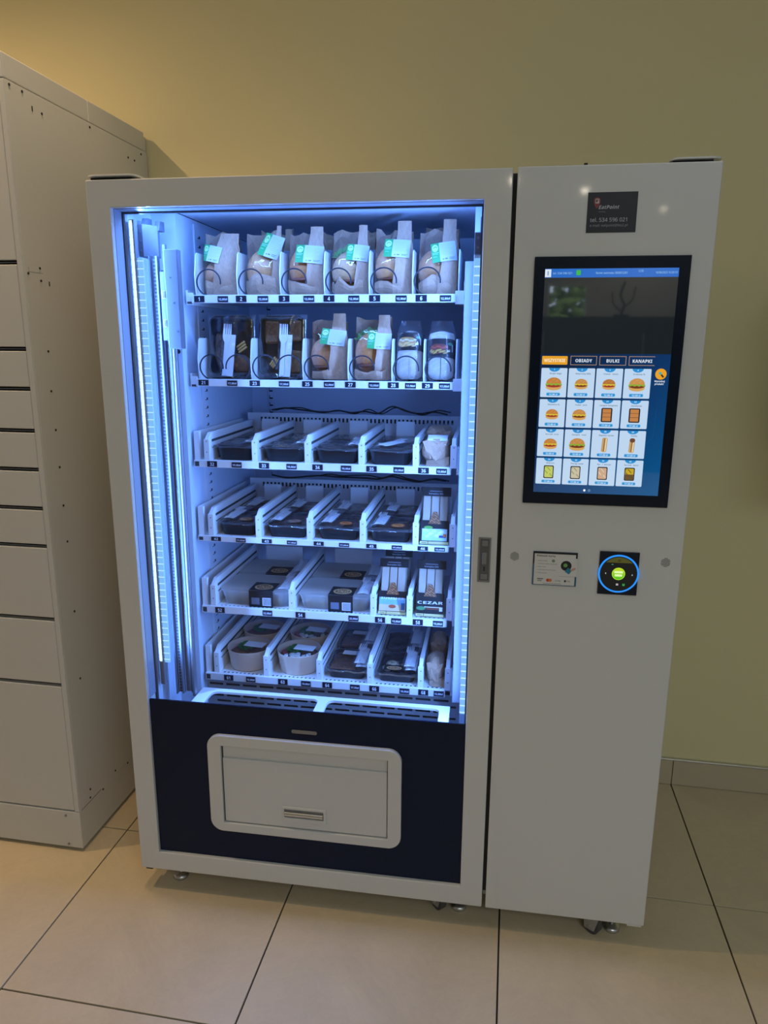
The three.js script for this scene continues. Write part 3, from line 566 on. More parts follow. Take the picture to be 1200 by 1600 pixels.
{
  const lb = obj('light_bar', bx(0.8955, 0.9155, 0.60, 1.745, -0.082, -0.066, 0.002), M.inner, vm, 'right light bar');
  obj('glow_cover', bx(0.897, 0.9125, 0.60, 1.735, -0.0665, -0.062, 0.001), ladderMat, lb);
  for (let i = 0; i < 58; i++) obj('ladder_rib', bx(0.8965, 0.913, 0.604 + i * 0.0195, 0.6068 + i * 0.0195, -0.0625, -0.0608), ribMat, lb);
  obj('led_strip', bx(0.9118, 0.9148, 0.6, 1.74, -0.066, -0.0615), ledMat, lb);
  const l = new THREE.RectAreaLight(lin(...LIGHT.led), LIGHT.ledPower, 0.02, 1.14);
  l.position.copy(W(0.8945, 1.18, -0.06)); l.lookAt(W(0.8945 - 1, 1.18, -0.06 - 0.1)); scene.add(l);
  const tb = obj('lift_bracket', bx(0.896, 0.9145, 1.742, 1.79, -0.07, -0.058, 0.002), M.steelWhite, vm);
  obj('bracket_wing', prismZY([[-0.064, 1.788], [-0.1, 1.788], [-0.1, 1.825], [-0.075, 1.825]], 0.908, 0.914), M.steelWhite, tb);
  for (const y of [1.757, 1.778]) obj('screw', cyl(0.003, 0.0015, 0.904, y, -0.0575, 'z', 0.003, 12), M.brushed, tb);
  obj('lift_cover_plate', bx(0.8735, 0.8965, 0.6, 1.735, -0.128, -0.12, 0.002), M.plate, vm);
}
{
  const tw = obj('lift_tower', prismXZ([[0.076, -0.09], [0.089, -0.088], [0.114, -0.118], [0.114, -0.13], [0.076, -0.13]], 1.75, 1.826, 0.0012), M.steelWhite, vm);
  for (const y of [1.765, 1.787, 1.808]) obj('screw', cyl(0.0022, 0.0015, 0.083, y, -0.0885, 'z', 0.0022, 10), M.brushed, tw);
  obj('tower_wing', [prismZY([[-0.1, 1.825], [-0.13, 1.825], [-0.13, 1.842], [-0.11, 1.842]], 0.08, 0.095), prismZY([[-0.118, 1.815], [-0.15, 1.815], [-0.15, 1.838], [-0.128, 1.838]], 0.105, 0.118)], M.steelWhite, tw);
  obj('guide_rail', [bx(0.101, 0.104, 0.58, 1.752, -0.1, -0.085), bx(0.1165, 0.121, 0.58, 1.752, -0.105, -0.09)], M.steelWhite, vm);
  const bt = obj('toothed_belt', bx(0.1045, 0.1165, 0.58, 1.752, -0.106, -0.1), M.gap, vm);
  const teeth = []; for (let i = 0; i < 128; i++) teeth.push(bx(0.1062, 0.1148, 0.586 + i * 0.0091, 0.5895 + i * 0.0091, -0.1003, -0.0985));
  obj('belt_teeth', teeth, M.steelWhite, bt).userData.kind = 'stuff';
  obj('tower_plate', bx(0.1215, 0.138, 0.58, 1.72, -0.112, -0.106, 0.001), M.steelWhite, vm);
  obj('lift_pole', cyl(0.007, 0.96, 0.1475, 1.05, -0.105, 'y', 0.007, 18), S(lin(0.24, 0.25, 0.29), 0.35, { metalness: 0.6 }), vm);
  obj('pole_channel', bx(0.1395, 0.1415, 0.58, 1.53, -0.12, -0.1), M.gap, vm);
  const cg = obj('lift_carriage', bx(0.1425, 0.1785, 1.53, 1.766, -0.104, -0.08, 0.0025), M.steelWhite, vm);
  for (const [x, y] of [[0.158, 1.7], [0.164, 1.64], [0.17, 1.572]]) obj('rivet', cyl(0.002, 0.0015, x, y, -0.0798, 'z', 0.002, 10), M.gap, cg);
  obj('carriage_arm', [bx(0.128, 0.1425, 1.55, 1.715, -0.1, -0.085, 0.002), bx(0.1315, 0.1395, 1.715, 1.78, -0.11, -0.1, 0.001)], M.steelWhite, cg);
  for (const y of [1.66, 1.592]) obj('carriage_roller', [bx(0.134, 0.1425, y - 0.009, y + 0.009, -0.0852, -0.0795, 0.001)], M.steel, cg);
  obj('cable_hole', cyl(0.0055, 0.002, 0.1145, 1.522, -0.1992, 'z', 0.0055, 16), M.dark, vm);
}
{
  const lf = obj('delivery_lift', plateWithHoles([0.155, 0.868, 0.012, 0.146], [[0.192, 0.502, 0.03, 0.128, 0.018], [0.53, 0.84, 0.03, 0.128, 0.018]], -0.004, 0.004, 0.001).rotateX(-Math.PI / 2).translate(0, 0.571, 0), M.tray, vm);
  obj('lift_skirt', [bx(0.156, 0.16, 0.5, 0.569, -0.144, -0.02), bx(0.863, 0.867, 0.5, 0.569, -0.144, -0.02)], M.tray, lf);
  const s = shapeRect(new THREE.Shape(), 0.126, 0.891, 0.3, 0.557, 0);
  for (let r = 0; r < 13; r++) for (let c = 0; c < 15; c++) { const x = 0.132 + c * 0.0525 + (r % 2 ? 0.022 : 0), y = 0.312 + r * 0.0185; if (x + 0.044 < 0.888) shapeRect(s, x, x + 0.044, y, y + 0.0075, 0.002, true); }
  obj('louvre_panel', new THREE.ExtrudeGeometry(s, { depth: 0.002, bevelEnabled: false, curveSegments: 2 }).translate(0, 0, -0.246), S(lin(0.34, 0.35, 0.38), 0.5), vm);
  obj('louvre_backing', bx(0.126, 0.891, 0.3, 0.557, -0.262, -0.256), M.gap, vm);
}
for (const [x0, z0, axis] of [[0.125, -0.355, 'x'], [0.19, -0.755, 'z']]) {
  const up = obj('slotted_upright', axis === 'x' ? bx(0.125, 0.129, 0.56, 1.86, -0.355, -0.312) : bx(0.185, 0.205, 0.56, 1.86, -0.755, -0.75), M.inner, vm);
  const sl = []; for (let i = 0; i < 52; i++) { const y = 0.575 + i * 0.0245; sl.push(axis === 'x' ? bx(0.1285, 0.1293, y, y + 0.007, -0.349, -0.34) : bx(0.188, 0.2, y, y + 0.005, -0.7502, -0.7494), axis === 'x' ? bx(0.1285, 0.1293, y, y + 0.002, -0.34, -0.33) : bx(0.188, 0.19, y, y + 0.013, -0.7502, -0.7494)); }
  obj('upright_slots', sl, M.dark, up).userData.kind = 'stuff';
}

{
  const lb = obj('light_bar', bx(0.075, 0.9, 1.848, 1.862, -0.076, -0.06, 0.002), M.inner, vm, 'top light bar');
  obj('led_strip', bx(0.08, 0.895, 1.8465, 1.8485, -0.073, -0.063), ledMat, lb);
  const l = new THREE.RectAreaLight(lin(...LIGHT.led), LIGHT.topPower, 0.78, 0.012);
  l.position.copy(W(0.487, 1.844, -0.068)); l.lookAt(W(0.487, 1.844 - 1, -0.068 - 0.5)); scene.add(l);
}

// ------------------------------------------------------------------ trays
const ROWS = [
  { y0: 1.6475, y1: 1.668, num: [0.174, 0.289, 0.405, 0.524, 0.643, 0.762], pr: [0.239, 0.348, 0.471, 0.589, 0.711, 0.823], div: [0.163, 0.278, 0.394, 0.511, 0.628, 0.739, 0.855], n: ['1', '2', '3', '4', '5', '6'], p: ['12,00zł', '12,00zł', '12,00zł', '12,00zł', '12,00zł', '12,00zł'], spiral: true },
  { y0: 1.4305, y1: 1.45, num: [0.174, 0.318, 0.463, 0.579, 0.693, 0.782], pr: [0.255, 0.399, 0.522, 0.642, 0.738, 0.826], div: [0.16, 0.308, 0.45, 0.572, 0.688, 0.771, 0.854], n: ['21', '23', '25', '27', '28', '29'], p: ['17,00zł', '17,00zł', '12,00zł', '12,00zł', '17,00zł', '17,00zł'], spiral: true },
  { y0: 1.2075, y1: 1.2277, num: [0.187, 0.336, 0.487, 0.636, 0.776], pr: [0.258, 0.414, 0.566, 0.71, 0.824], div: [0.171, 0.309, 0.458, 0.607, 0.754, 0.854], n: ['32', '33', '34', '35', '36'], p: ['19,00zł', '19,00zł', '19,00zł', '22,00zł', '13,00zł'], ph: 0.078, push: [0, 1, 2, 3] },
  { y0: 0.9942, y1: 1.0106, num: [0.188, 0.337, 0.487, 0.636, 0.778], pr: [0.261, 0.41, 0.559, 0.707, 0.824], div: [0.172, 0.312, 0.46, 0.61, 0.757, 0.857], n: ['42', '43', '44', '45', '46'], p: ['17,00zł', '17,00zł', '17,00zł', '17,00zł', '13,00zł'], ph: 0.082, push: [0, 1, 2, 3], slots: true },
  { y0: 0.777, y1: 0.7985, num: [0.189, 0.43, 0.661, 0.768], pr: [0.332, 0.585, 0.707, 0.824], div: [0.168, 0.403, 0.64, 0.743, 0.854], n: ['52', '54', '56', '58'], p: ['22,00zł', '22,00zł', '13,00zł', '13,00zł'], ph: 0.082, push: [0, 1], slots: true },
  { y0: 0.564, y1: 0.586, num: [0.206, 0.372, 0.506, 0.645, 0.787], pr: [0.274, 0.442, 0.588, 0.733, 0.831], div: [0.168, 0.321, 0.481, 0.631, 0.778, 0.855], n: ['61', '63', '64', '66', '68'], p: ['18,00zł', '18,00zł', '17,00zł', '18,00zł', '12,00zł'], ph: 0.084, push: [], slots: true },
];
function coil(cx, cy, r, z0, turns, pitch, mirror) {
  const pts = [], n = 32;
  for (let t = 0; t < turns; t++) for (let i = 0; i < n; i++) {
    const f = i / n, a = -0.15 + (t ? f * 2 - 0.425 : f * 1.575) * Math.PI;      // from three o'clock over the top and the left to the bottom, where it runs back to the next turn
    pts.push([cx + mirror * r * Math.cos(a), cy + r * Math.sin(a), z0 - t * pitch - f * 0.005]);
  }
  return tube(pts, 0.0019, pts.length * 4, 7);
}
const ROWLABEL = ['top shelf tray with coil lanes one to six', 'second shelf tray with coil lanes', 'third shelf tray with belt lanes', 'fourth shelf tray with belt lanes', 'fifth shelf tray with wide lanes', 'bottom shelf tray'];
ROWS.forEach((R, ri) => {
  const yt = R.y1, yf = yt - 0.004, ZT = -0.215, ZE = -0.62, L0 = R.spiral ? 0.152 : 0.134;
  const base = [bx(L0, 0.8485, R.y0, yt, ZT - 0.011, ZT, 0.0012), bx(0.152, 0.8485, yf - 0.006, yf, ZE, ZT - 0.005)];
  if (R.spiral) base.push(bx(0.134, 0.1535, R.y0 - 0.004, R.y1 + 0.006, ZT - 0.02, ZT - 0.008, 0.001), bx(0.847, 0.872, R.y0 - 0.004, R.y1 + 0.008, ZT - 0.02, ZT - 0.006, 0.001), bx(0.1275, 0.134, R.y0 - 0.003, R.y1 + 0.014, ZE, ZT - 0.02), bx(0.868, 0.876, R.y0 - 0.003, R.y1 + 0.03, ZT - 0.05, ZT - 0.012));
  else base.push(bx(0.1335, 0.15, R.y1 - 0.002, R.y1 + R.ph, ZT - 0.02, ZT - 0.008, 0.001), bx(0.1335, 0.137, R.y0, R.y1 + R.ph, ZE, ZT - 0.01), bx(0.862, 0.876, R.y0 - 0.002, R.y1 + 0.05, ZT - 0.05, ZT - 0.016, 0.001));
  const tr = obj('shelf_tray', base, M.tray, vm, ROWLABEL[ri]);
  obj('corner_recess', R.spiral ? bx(0.1365, 0.151, R.y0 - 0.0015, R.y0 + 0.004, ZT - 0.0082, ZT - 0.0075) : bx(0.137, 0.149, R.y0 + 0.003, R.y1 - 0.004, ZT - 0.0005, ZT + 0.0003), M.gap, tr);
  R.n.forEach((s, i) => obj('lane_number', labelBox(R.num[i], (R.y0 + yt) / 2, ZT + 0.0006, 0.0285, R.y1 - R.y0 - 0.0045, 0.0012, atlasCell(s)), labelMat, tr));
  R.p.forEach((s, i) => obj('price_label', labelBox(R.pr[i], (R.y0 + yt) / 2 - 0.0005, ZT + 0.0006, 0.0285, R.y1 - R.y0 - 0.0055, 0.0012, atlasCell(s)), labelMat, tr));
  R.div.forEach((x, i) => {
    if (R.spiral) {
      const h = 0.112;
      obj('divider', prismZY([[ZT - 0.012, yf], [ZT - 0.006, yf + 0.012], [ZT - 0.002, yf + 0.055], [ZT - 0.014, yf + h - 0.006], [ZT - 0.022, yf + h], [ZE + 0.02, yf + h], [ZE + 0.02, yf]], x - 0.0016, x + 0.0016, 0.0006), M.tray, tr);
    } else {
      const h = R.ph;
      obj('divider', [prismZY([[ZT - 0.008, yf], [ZT - 0.006, yf + h - 0.016], [ZT - 0.03, yf + h], [ZE, yf + h], [ZE, yf]], x - 0.0055, x + 0.0055, 0.0008), bx(x - 0.008, x + 0.008, yf + 0.001, yt + h - 0.02, ZT - 0.012, ZT - 0.0045, 0.0008)], M.tray, tr);
      if (i < R.div.length - 1) obj('divider_groove', [bx(x + 0.0052, x + 0.0062, yf + h - 0.026, yf + h - 0.019, ZE + 0.02, ZT - 0.03), bx(x + 0.0052, x + 0.0062, yf + h - 0.043, yf + h - 0.0405, ZE + 0.02, ZT - 0.03)], M.gap, tr);
      for (const yy of [0.022, 0.052]) obj('screw', cyl(0.0014, 0.0012, x + 0.0005, yt + yy, ZT - 0.0042, 'z', 0.0014, 8), M.dark, tr);
    }
  });
  if (R.slots) {
    const sl = []; for (let x = 0.16; x < 0.846; x += 0.0125) { const g = bx(-0.0022, 0.0022, yf - 0.0004, yf + 0.0003, -0.007, 0.007).rotateY(-0.35); g.translate(x, 0, ZT - 0.017); if (!R.div.some((d) => Math.abs(d - x) < 0.012)) sl.push(g); }
    obj('floor_slots', sl, M.dark, tr).userData.kind = 'stuff';
  }
  if (R.spiral) R.div.slice(0, -1).forEach((x, i) => {
    const wide = ri === 1 && i < 2, x1 = R.div[i + 1];
    obj('coil', coil(x + 0.037, yf + 0.0355, 0.033, ZT - 0.003, 3, wide ? 0.155 : 0.12, 1), M.wire, tr);
    if (wide) obj('coil', coil(x1 - 0.037, yf + 0.0355, 0.033, ZT - 0.003, 3, 0.155, -1), M.wire, tr);
  });
  if (R.push) R.push.forEach((i) => {
    const a = R.div[i], b = R.div[i + 1], wd = b - a > 0.2 ? 0.125 : 0.058, c = a + (b - a > 0.2 ? 0.098 : 0.06);
    obj('pusher_plate', bx(c - wd / 2 + 0.018, c + wd / 2 + 0.018, yf + 0.001, yf + R.ph + (b - a > 0.2 ? 0.012 : 0.008), -0.567, -0.56, 0.001), M.tray, tr);
  });
  if (!R.spiral && ri < 4) {
    const bs = []; for (let x = 0.2; x < 0.83; x += 0.013) bs.push(bx(x, x + 0.006, yf + 0.074, yf + 0.087, -0.6145, -0.6135));
    const br = obj('back_rail', bx(0.155, 0.85, yf - 0.002, yf + 0.1, -0.62, -0.615), M.tray, tr);
    obj('rail_slots', bs, M.dark, br).userData.kind = 'stuff';
    seed(40 + ri); const pts = []; for (let i = 0; i < 14; i++) pts.push([0.24 + i * 0.044, yf + 0.106 + rr(0, 0.012) + (i === 9 ? 0.012 : 0), -0.606 + rr(-0.006, 0.006)]);
    const pts2 = pts.map((q) => [q[0] + 0.01, q[1] + rr(-0.006, 0.008), q[2] - 0.006]);
    obj('wiring_cable', [tube(pts, 0.0028, 90, 6), tube(pts2, 0.002, 90, 6)], M.cable, tr);
  }
});

// ------------------------------------------------------------------ the food in the lanes
const place = (o, x, y, z, turn = 0) => { o.position.copy(W(x, y, z)); o.rotation.y = MY + turn; return o; };
const labelTex = canvasTex(256, 140, (g, w, h) => {
  g.fillStyle = '#c6cad6'; g.fillRect(0, 0, w, h);
  g.fillStyle = '#36a55e'; g.fillRect(0, 0, w * 0.33, h);
  g.fillStyle = '#b7e08f'; g.beginPath(); g.ellipse(w * 0.165, h * 0.26, w * 0.13, h * 0.19, 0, 0, 7); g.fill();
  g.strokeStyle = '#3c8a4a'; g.lineWidth = 4; g.beginPath(); g.moveTo(w * 0.08, h * 0.28); g.quadraticCurveTo(w * 0.17, h * 0.12, w * 0.25, h * 0.26); g.stroke();
  g.fillStyle = '#8fd8b0'; g.fillRect(w * 0.04, h * 0.56, w * 0.22, 4); g.fillRect(w * 0.05, h * 0.7, w * 0.16, 3); g.fillStyle = '#e8f6ee'; g.fillRect(w * 0.03, h * 0.5, w * 0.27, 2);
  g.fillStyle = '#aab4c2'; for (let i = 0; i < 8; i++) g.fillRect(w * 0.4, h * (0.12 + i * 0.075), w * (0.5 - (i % 3) * 0.06), 2);
  g.fillStyle = '#5c6878'; g.fillRect(w * 0.42, h * 0.86, w * 0.07, 5); g.fillRect(w * 0.53, h * 0.84, w * 0.1, 7); g.fillRect(w * 0.7, h * 0.82, w * 0.22, 3); g.fillRect(w * 0.7, h * 0.88, w * 0.18, 3);
});
const stickerMat = S(0xffffff, 0.5, { map: labelTex, side: THREE.DoubleSide });
const plainCard = S(lin(0.8, 0.82, 0.86), 0.6, { side: THREE.DoubleSide });

// a burger in a bag of brown paper with a clear window: bun, filling, back sheet, side strip with its ear, crumpled foot, window, label
function burgerBag(k, o) {
  seed(100 + k);
  const t = thing('burger_bag', o.label, 'burger', new THREE.Vector3(), 0, 'burger bags on the upper shelves');
  const Wd = o.w || 0.102, H = 0.15, D = 0.047, ear = o.ear || 0.176, of = k * 3.7;
  const bul = (u) => Math.pow(Math.max(0, 1 - (2 * u - 1) ** 2), 0.42), prof = (v) => Math.pow(Math.max(0, Math.sin(Math.PI * Math.min(0.985, v * 0.84 + 0.14))), 0.75);
  const F = (u, v, off = 0, amp = 0, fr = 60, s = 1) => { const x = (u - 0.5) * Wd * (1 - 0.07 * v * v), y = v * H, n = amp ? amp * vnoise(x * fr + of, y * fr, of + s) : 0; return [x + n * 0.6, y, s * (D * bul(u) * prof(v) + off + n)]; };
  const [bw, bh, bd, bX, bY] = o.bun || [0.048, 0.056, 0.04, -0.003, 0.068];
  const bun = obj('bun', blob(bw, bh, bd, bX, bY, 0, 0.0025, 30, of, 24), M.bun[o.tone || 0], t);
  if (o.seeds) { const sg = []; for (let i = 0; i < 110; i++) { const a = rr(0, 6.28), b = rr(-0.2, 1.45), cx = Math.cos(a) * Math.cos(b), cy = Math.sin(b) * 0.9 + 0.1, cz = Math.sin(a) * Math.cos(b); if (cz > -0.1) sg.push(blob(0.0011, 0.0008, 0.0011, bX + cx * bw * 1.005, bY + cy * bh * 0.98, cz * bd * 1.01, 0, 1, 0, 5)); } obj('seeds', sg, M.seeds, bun).userData.kind = 'stuff'; }
  const fil = [blob(bw * 1.0, 0.009, bd * 1.02, bX + 0.004, bY - bh * 0.52, 0.001, 0.002, 90, of, 16)];
  obj('filling', fil, o.ham ? M.ham : M.meat, t);
  if (o.lettuce) obj('lettuce', sheet((u, v) => { const a = -2.7 + u * 2.6; return [bX + Math.cos(a + 3.14) * bw * (0.7 + 0.35 * v), bY + bh * 0.55 + Math.sin(a + 3.14) * bh * 0.6 * (0.6 + 0.5 * v) + 0.004 * Math.sin(u * 40), 0.012 * (1 - v) + 0.005 * Math.sin(u * 31 + v * 3)]; }, 24, 4), M.lettuce, t);
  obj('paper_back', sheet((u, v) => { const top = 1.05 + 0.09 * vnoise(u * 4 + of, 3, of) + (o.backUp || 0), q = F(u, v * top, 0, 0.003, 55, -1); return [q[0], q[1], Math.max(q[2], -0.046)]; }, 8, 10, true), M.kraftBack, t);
  const e0 = o.earFrom || 0.6;
  obj('paper_side', sheet((u, v) => {
    const y = v * ear / H, open = Math.max(0, 1 - y / 0.45), u0 = y > 1 ? e0 + 0.01 : e0 - 0.13 * open * (o.open ?? 1), u1 = y > 0.85 ? 0.97 - (y - 0.85) * (o.taper ?? 0.05) : 1;
    const uu = u0 + (u1 - u0) * u, q = F(Math.min(0.995, uu), Math.min(y, 1), 0.003, 0.0012, 70);
    return [q[0] + (o.lean || 0) * Math.max(0, y - 0.7), y * H, q[2] + (y > 1 ? -0.02 * (y - 1) + 0.004 * (1 - Math.abs(2 * u - 1)) : 0)];
  }, 5, 12), M.kraft, t);
  obj('paper_fold', sheet((u, v) => { const top = 0.13 + 0.2 * Math.abs(vnoise(u * 3.1 + of, 7, 2)) + (o.fold || 0) * (1 - u), q = F(0.02 + u * 0.84, v * top, 0.003 + 0.004 * Math.sin(v * 3), 0.006, 48); return [q[0], Math.max(0.0005, q[1]), q[2] + 0.004 * Math.sin(u * 9 + of)]; }, 7, 4, true), M.kraft, t);
  obj('clear_window', sheet((u, v) => { const q = F(0.005 + u * (e0 + 0.03), 0.1 + v * 0.93, 0.0015, 0.0028, 75); return q; }, 16, 20), M.film, t);
  const lb = o.lab || [0.3, 0.54, 0.66, 0.3, 0];     // u0, v0, width, height, tilt
  obj('label', sheet((u, v) => { const du = (u - 0.5) * lb[2], dv = (v - 0.5) * lb[3], c = Math.cos(lb[4]), s = Math.sin(lb[4]), hx = du * Wd, hy = dv * H, uu = lb[0] + lb[2] / 2 + (hx * c - hy * s) / Wd, vv = lb[1] + lb[3] / 2 + (hx * s + hy * c) / H; const q = F(Math.max(0.005, Math.min(0.985, uu)), vv, 0.0055, 0.0006, 60); return [(uu - 0.5) * Wd, q[1], q[2]]; }, 12, 5), stickerMat, t);
  return t;
}
const BAGS = [
  [0, 0, 0.2245, 'leftmost burger bag on the top shelf, brown paper covering its whole right side', { tone: 2, lab: [0.02, 0.56, 0.56, 0.28, -0.22], earFrom: 0.42, open: 1.1, ear: 0.158, bun: [0.042, 0.045, 0.036, -0.012, 0.05], taper: 0.1, lean: 0.012 }],
  [0, 1, 0.337, 'second burger bag from the left on the top shelf, tilted label at its upper right', { tone: 1, seeds: true, lab: [0.5, 0.62, 0.5, 0.4, -0.3], earFrom: 0.82, ear: 0.176, lean: 0.01, fold: 0.1, bun: [0.049, 0.054, 0.039, -0.002, 0.062] }],
  [0, 2, 0.4535, 'third burger bag from the left on the top shelf, pink ham showing', { tone: 0, ham: true, lab: [0.28, 0.52, 0.68, 0.3, -0.06], ear: 0.172 }],
  [0, 3, 0.5695, 'top-shelf burger bag with green lettuce above a floury speckled bun', { tone: 3, seeds: true, lettuce: true, lab: [0.46, 0.55, 0.52, 0.27, -0.08], earFrom: 0.72, ear: 0.174, bun: [0.049, 0.052, 0.039, -0.002, 0.06] }],
  [0, 4, 0.684, 'second burger bag from the right on the top shelf, smooth bun and tall paper ear', { tone: 1, lab: [0.28, 0.6, 0.64, 0.3, -0.05], earFrom: 0.58, ear: 0.182 }],
  [0, 5, 0.795, 'rightmost burger bag on the top shelf, tall paper ear over a printed label', { tone: 2, lab: [0.36, 0.52, 0.6, 0.32, 0.16], earFrom: 0.62, ear: 0.184, taper: 0, bun: [0.05, 0.053, 0.04, -0.002, 0.06] }],
  [1, 2, 0.511, 'left one of the two burger bags on the second shelf', { tone: 2, lab: [0.33, 0.6, 0.62, 0.27, -0.12], earFrom: 0.6, ear: 0.172, bun: [0.048, 0.052, 0.039, -0.005, 0.06] }],
  [1, 3, 0.628, 'right one of the two burger bags on the second shelf, lettuce at its top', { tone: 0, lettuce: true, lab: [0.4, 0.54, 0.58, 0.27, -0.05], earFrom: 0.64, ear: 0.168 }],
];
BAGS.forEach(([r, i, x, label, o], k) => place(burgerBag(k, { ...o, label }), lane(r, i)[0] + 0.001, ROWS[r].y1 + 0.0012, -0.281));
// bags behind the first ones, of which only the tops look over
[[lane(0, 1)[0] + 0.001, 'burger bag hidden behind the second top-shelf bag, only its crumpled top showing', { tone: 1, ear: 0.185, earFrom: 0.75, backUp: 0.12 }], [lane(0, 2)[0] + 0.001, 'burger bag hidden behind the top-shelf bag with ham, low paper top showing', { tone: 0, ear: 0.155, backUp: 0.1 }], [lane(0, 3)[0] + 0.001, 'burger bag hidden behind the lettuce burger bag on the top shelf', { tone: 1, ear: 0.16, backUp: 0.08 }], [lane(0, 5)[0] + 0.001, 'burger bag hidden behind the rightmost top-shelf bag, its top showing beside the ear', { tone: 0, ear: 0.178, backUp: 0.12 }]].forEach(([x, label, o], k) => place(burgerBag(20 + k, { ...o, label }), x, ROWS[0].y1 + 0.0012, -0.398));

// cutlery: white fork on a folded napkin in a clear sleeve, lying in the x-y plane, long side up
const forkGeo = (() => {
  const s = new THREE.Shape(); s.moveTo(-0.004, 0); s.lineTo(0.004, 0); s.lineTo(0.0045, 0.085); s.quadraticCurveTo(0.0115, 0.094, 0.0115, 0.104); s.lineTo(0.0105, 0.136); s.lineTo(0.0088, 0.136);
  for (let i = 0; i < 3; i++) { const x = 0.0082 - i * 0.0058; s.lineTo(x, 0.107); s.lineTo(x - 0.0022, 0.107); s.lineTo(x - 0.0028, 0.136); s.lineTo(x - 0.0052, 0.136); }
  s.lineTo(-0.0105, 0.136); s.lineTo(-0.0115, 0.104); s.quadraticCurveTo(-0.0115, 0.094, -0.0045, 0.085); s.closePath();
  return new THREE.ExtrudeGeometry(s, { depth: 0.0012, bevelEnabled: true, bevelSize: 0.0004, bevelThickness: 0.0004, bevelSegments: 1, curveSegments: 5 });
})();
function cutleryPack(label, group) {
  const t = thing('cutlery_pack', label, 'cutlery', new THREE.Vector3(), 0, group);
  obj('napkin', sheet((u, v) => [(u - 0.5) * 0.031 + 0.002, 0.003 + v * 0.112, 0.0018 * Math.sin(u * 3.1) + 0.0012 * vnoise(u * 5, v * 9, 4)], 6, 14), M.napkin, t);
  obj('fork', forkGeo.clone().rotateZ(0.03).translate(-0.003, 0.006, 0.0026), M.plastic, t);
  obj('sleeve', [sheet((u, v) => [(u - 0.5) * 0.042, v * 0.168, 0.0065 * Math.sin(Math.PI * u) + 0.0022 * vnoise(u * 7, v * 16, 1)], 8, 22), sheet((u, v) => [(u - 0.5) * 0.042, v * 0.168, -0.002], 1, 1)], M.film, t);
  return t;
}
// meal tray: rounded black tray with a lip, food and a wrinkled film; open side up
function mealTray(name, label, cat, w, d, h, food, o = {}) {
  const t = thing(name, label, cat, new THREE.Vector3(), 0, o.group || 'black meal trays in the lanes');
  obj('tray', loft([[w - 0.018, d - 0.018, 0.016, 0], [w - 0.004, d - 0.004, 0.02, h - 0.003], [w + 0.003, d + 0.003, 0.022, h - 0.002], [w + 0.003, d + 0.003, 0.022, h], [w - 0.006, d - 0.006, 0.019, h], [w - 0.02, d - 0.02, 0.014, 0.004]], true, true), o.body || M.blackTray, t);
  seed(o.seed || 1); const of = rnd() * 50;
  if (food) obj('food', sheet((u, v) => [(u - 0.5) * (w - 0.016), h - 0.009 + 0.006 * vnoise(u * 5 + of, v * 6, 1) + 0.003 * vnoise(u * 13, v * 14 + of, 2), (0.5 - v) * (d - 0.016)], 22, 24), food, t);
  obj('film_lid', sheet((u, v) => { const e = Math.min(u, 1 - u, v, 1 - v), dr = Math.max(0, 0.05 - e) * 0.16; return [(u - 0.5) * (w + 0.012), h + 0.0028 - dr + 0.0022 * vnoise(u * 6 + of, v * 5, of) + 0.001 * vnoise(u * 19, v * 21, of), (0.5 - v) * (d + 0.012)]; }, 22, 22), o.film || M.lidFilm, t);
  return t;
}
function upright(t, x, y, z, tilt, turn = 0) { t.position.copy(W(x, y, z)); t.rotation.set(0, 0, 0); t.rotation.order = 'YXZ'; t.rotation.set(tilt, MY + turn, 0); return t; }
// second shelf: two meal trays standing on edge, food side to the front
{
  const y = ROWS[1].y1 - 0.0035, tl = -0.13;
  const put = (t, x) => upright(t, x, y + 0.0865, -0.309, Math.PI / 2 + tl);
  const a = mealTray('meal_tray', 'left of the two standing meal trays, striped biscuit in its right half', 'meal', 0.124, 0.158, 0.036, null, { seed: 5 });
  obj('roast', blob(0.026, 0.012, 0.024, 0.03, 0.03, 0.045, 0.004, 60, 2), M.brownFood, a);
  obj('side_dish', blob(0.022, 0.01, 0.05, -0.028, 0.026, 0.01, 0.004, 60, 3), M.darkFood, a);
  for (let i = 0; i < 3; i++) obj('biscuit_bar', bx(-0.014, 0.014, 0.033, 0.038, -0.0028, 0.0028, 0.0015).rotateY(0.62).translate(0.028 + i * 0.003, 0, -0.004 + i * 0.0072), M.biscuit, a);
  put(a, lane(1, 0)[0]);
  const b = mealTray('meal_tray', 'right of the two standing meal trays, brown cutlets at its top', 'meal', 0.126, 0.158, 0.036, null, { seed: 6 });
  for (const [x, z, w, d] of [[-0.03, -0.038, 0.019, 0.03], [0.036, -0.042, 0.017, 0.028], [0.036, 0.04, 0.018, 0.03]]) obj('cutlet', rough3(new RoundedBoxGeometry(w * 2, 0.014, d * 2, 3, 0.006), 0.0015, 90, x).translate(x, 0.029, z), M.cutlet, b);
  for (let i = 0; i < 3; i++) obj('biscuit_bar', bx(-0.013, 0.013, 0.033, 0.038, -0.0026, 0.0026, 0.0015).rotateY(0.95).translate(-0.026 + i * 0.0042, 0, 0.04 + i * 0.0042), M.biscuit, b);
  put(b, lane(1, 1)[0]);
  upright(cutleryPack('cutlery pack leaning on the left standing meal tray', 'cutlery packs'), 0.226, y + 0.0075, -0.25, -0.13).rotation.z = -0.08;
  upright(cutleryPack('cutlery pack leaning on the right standing meal tray with the cutlets', 'cutlery packs'), 0.388, y + 0.0075, -0.25, -0.13).rotation.z = -0.05;
}
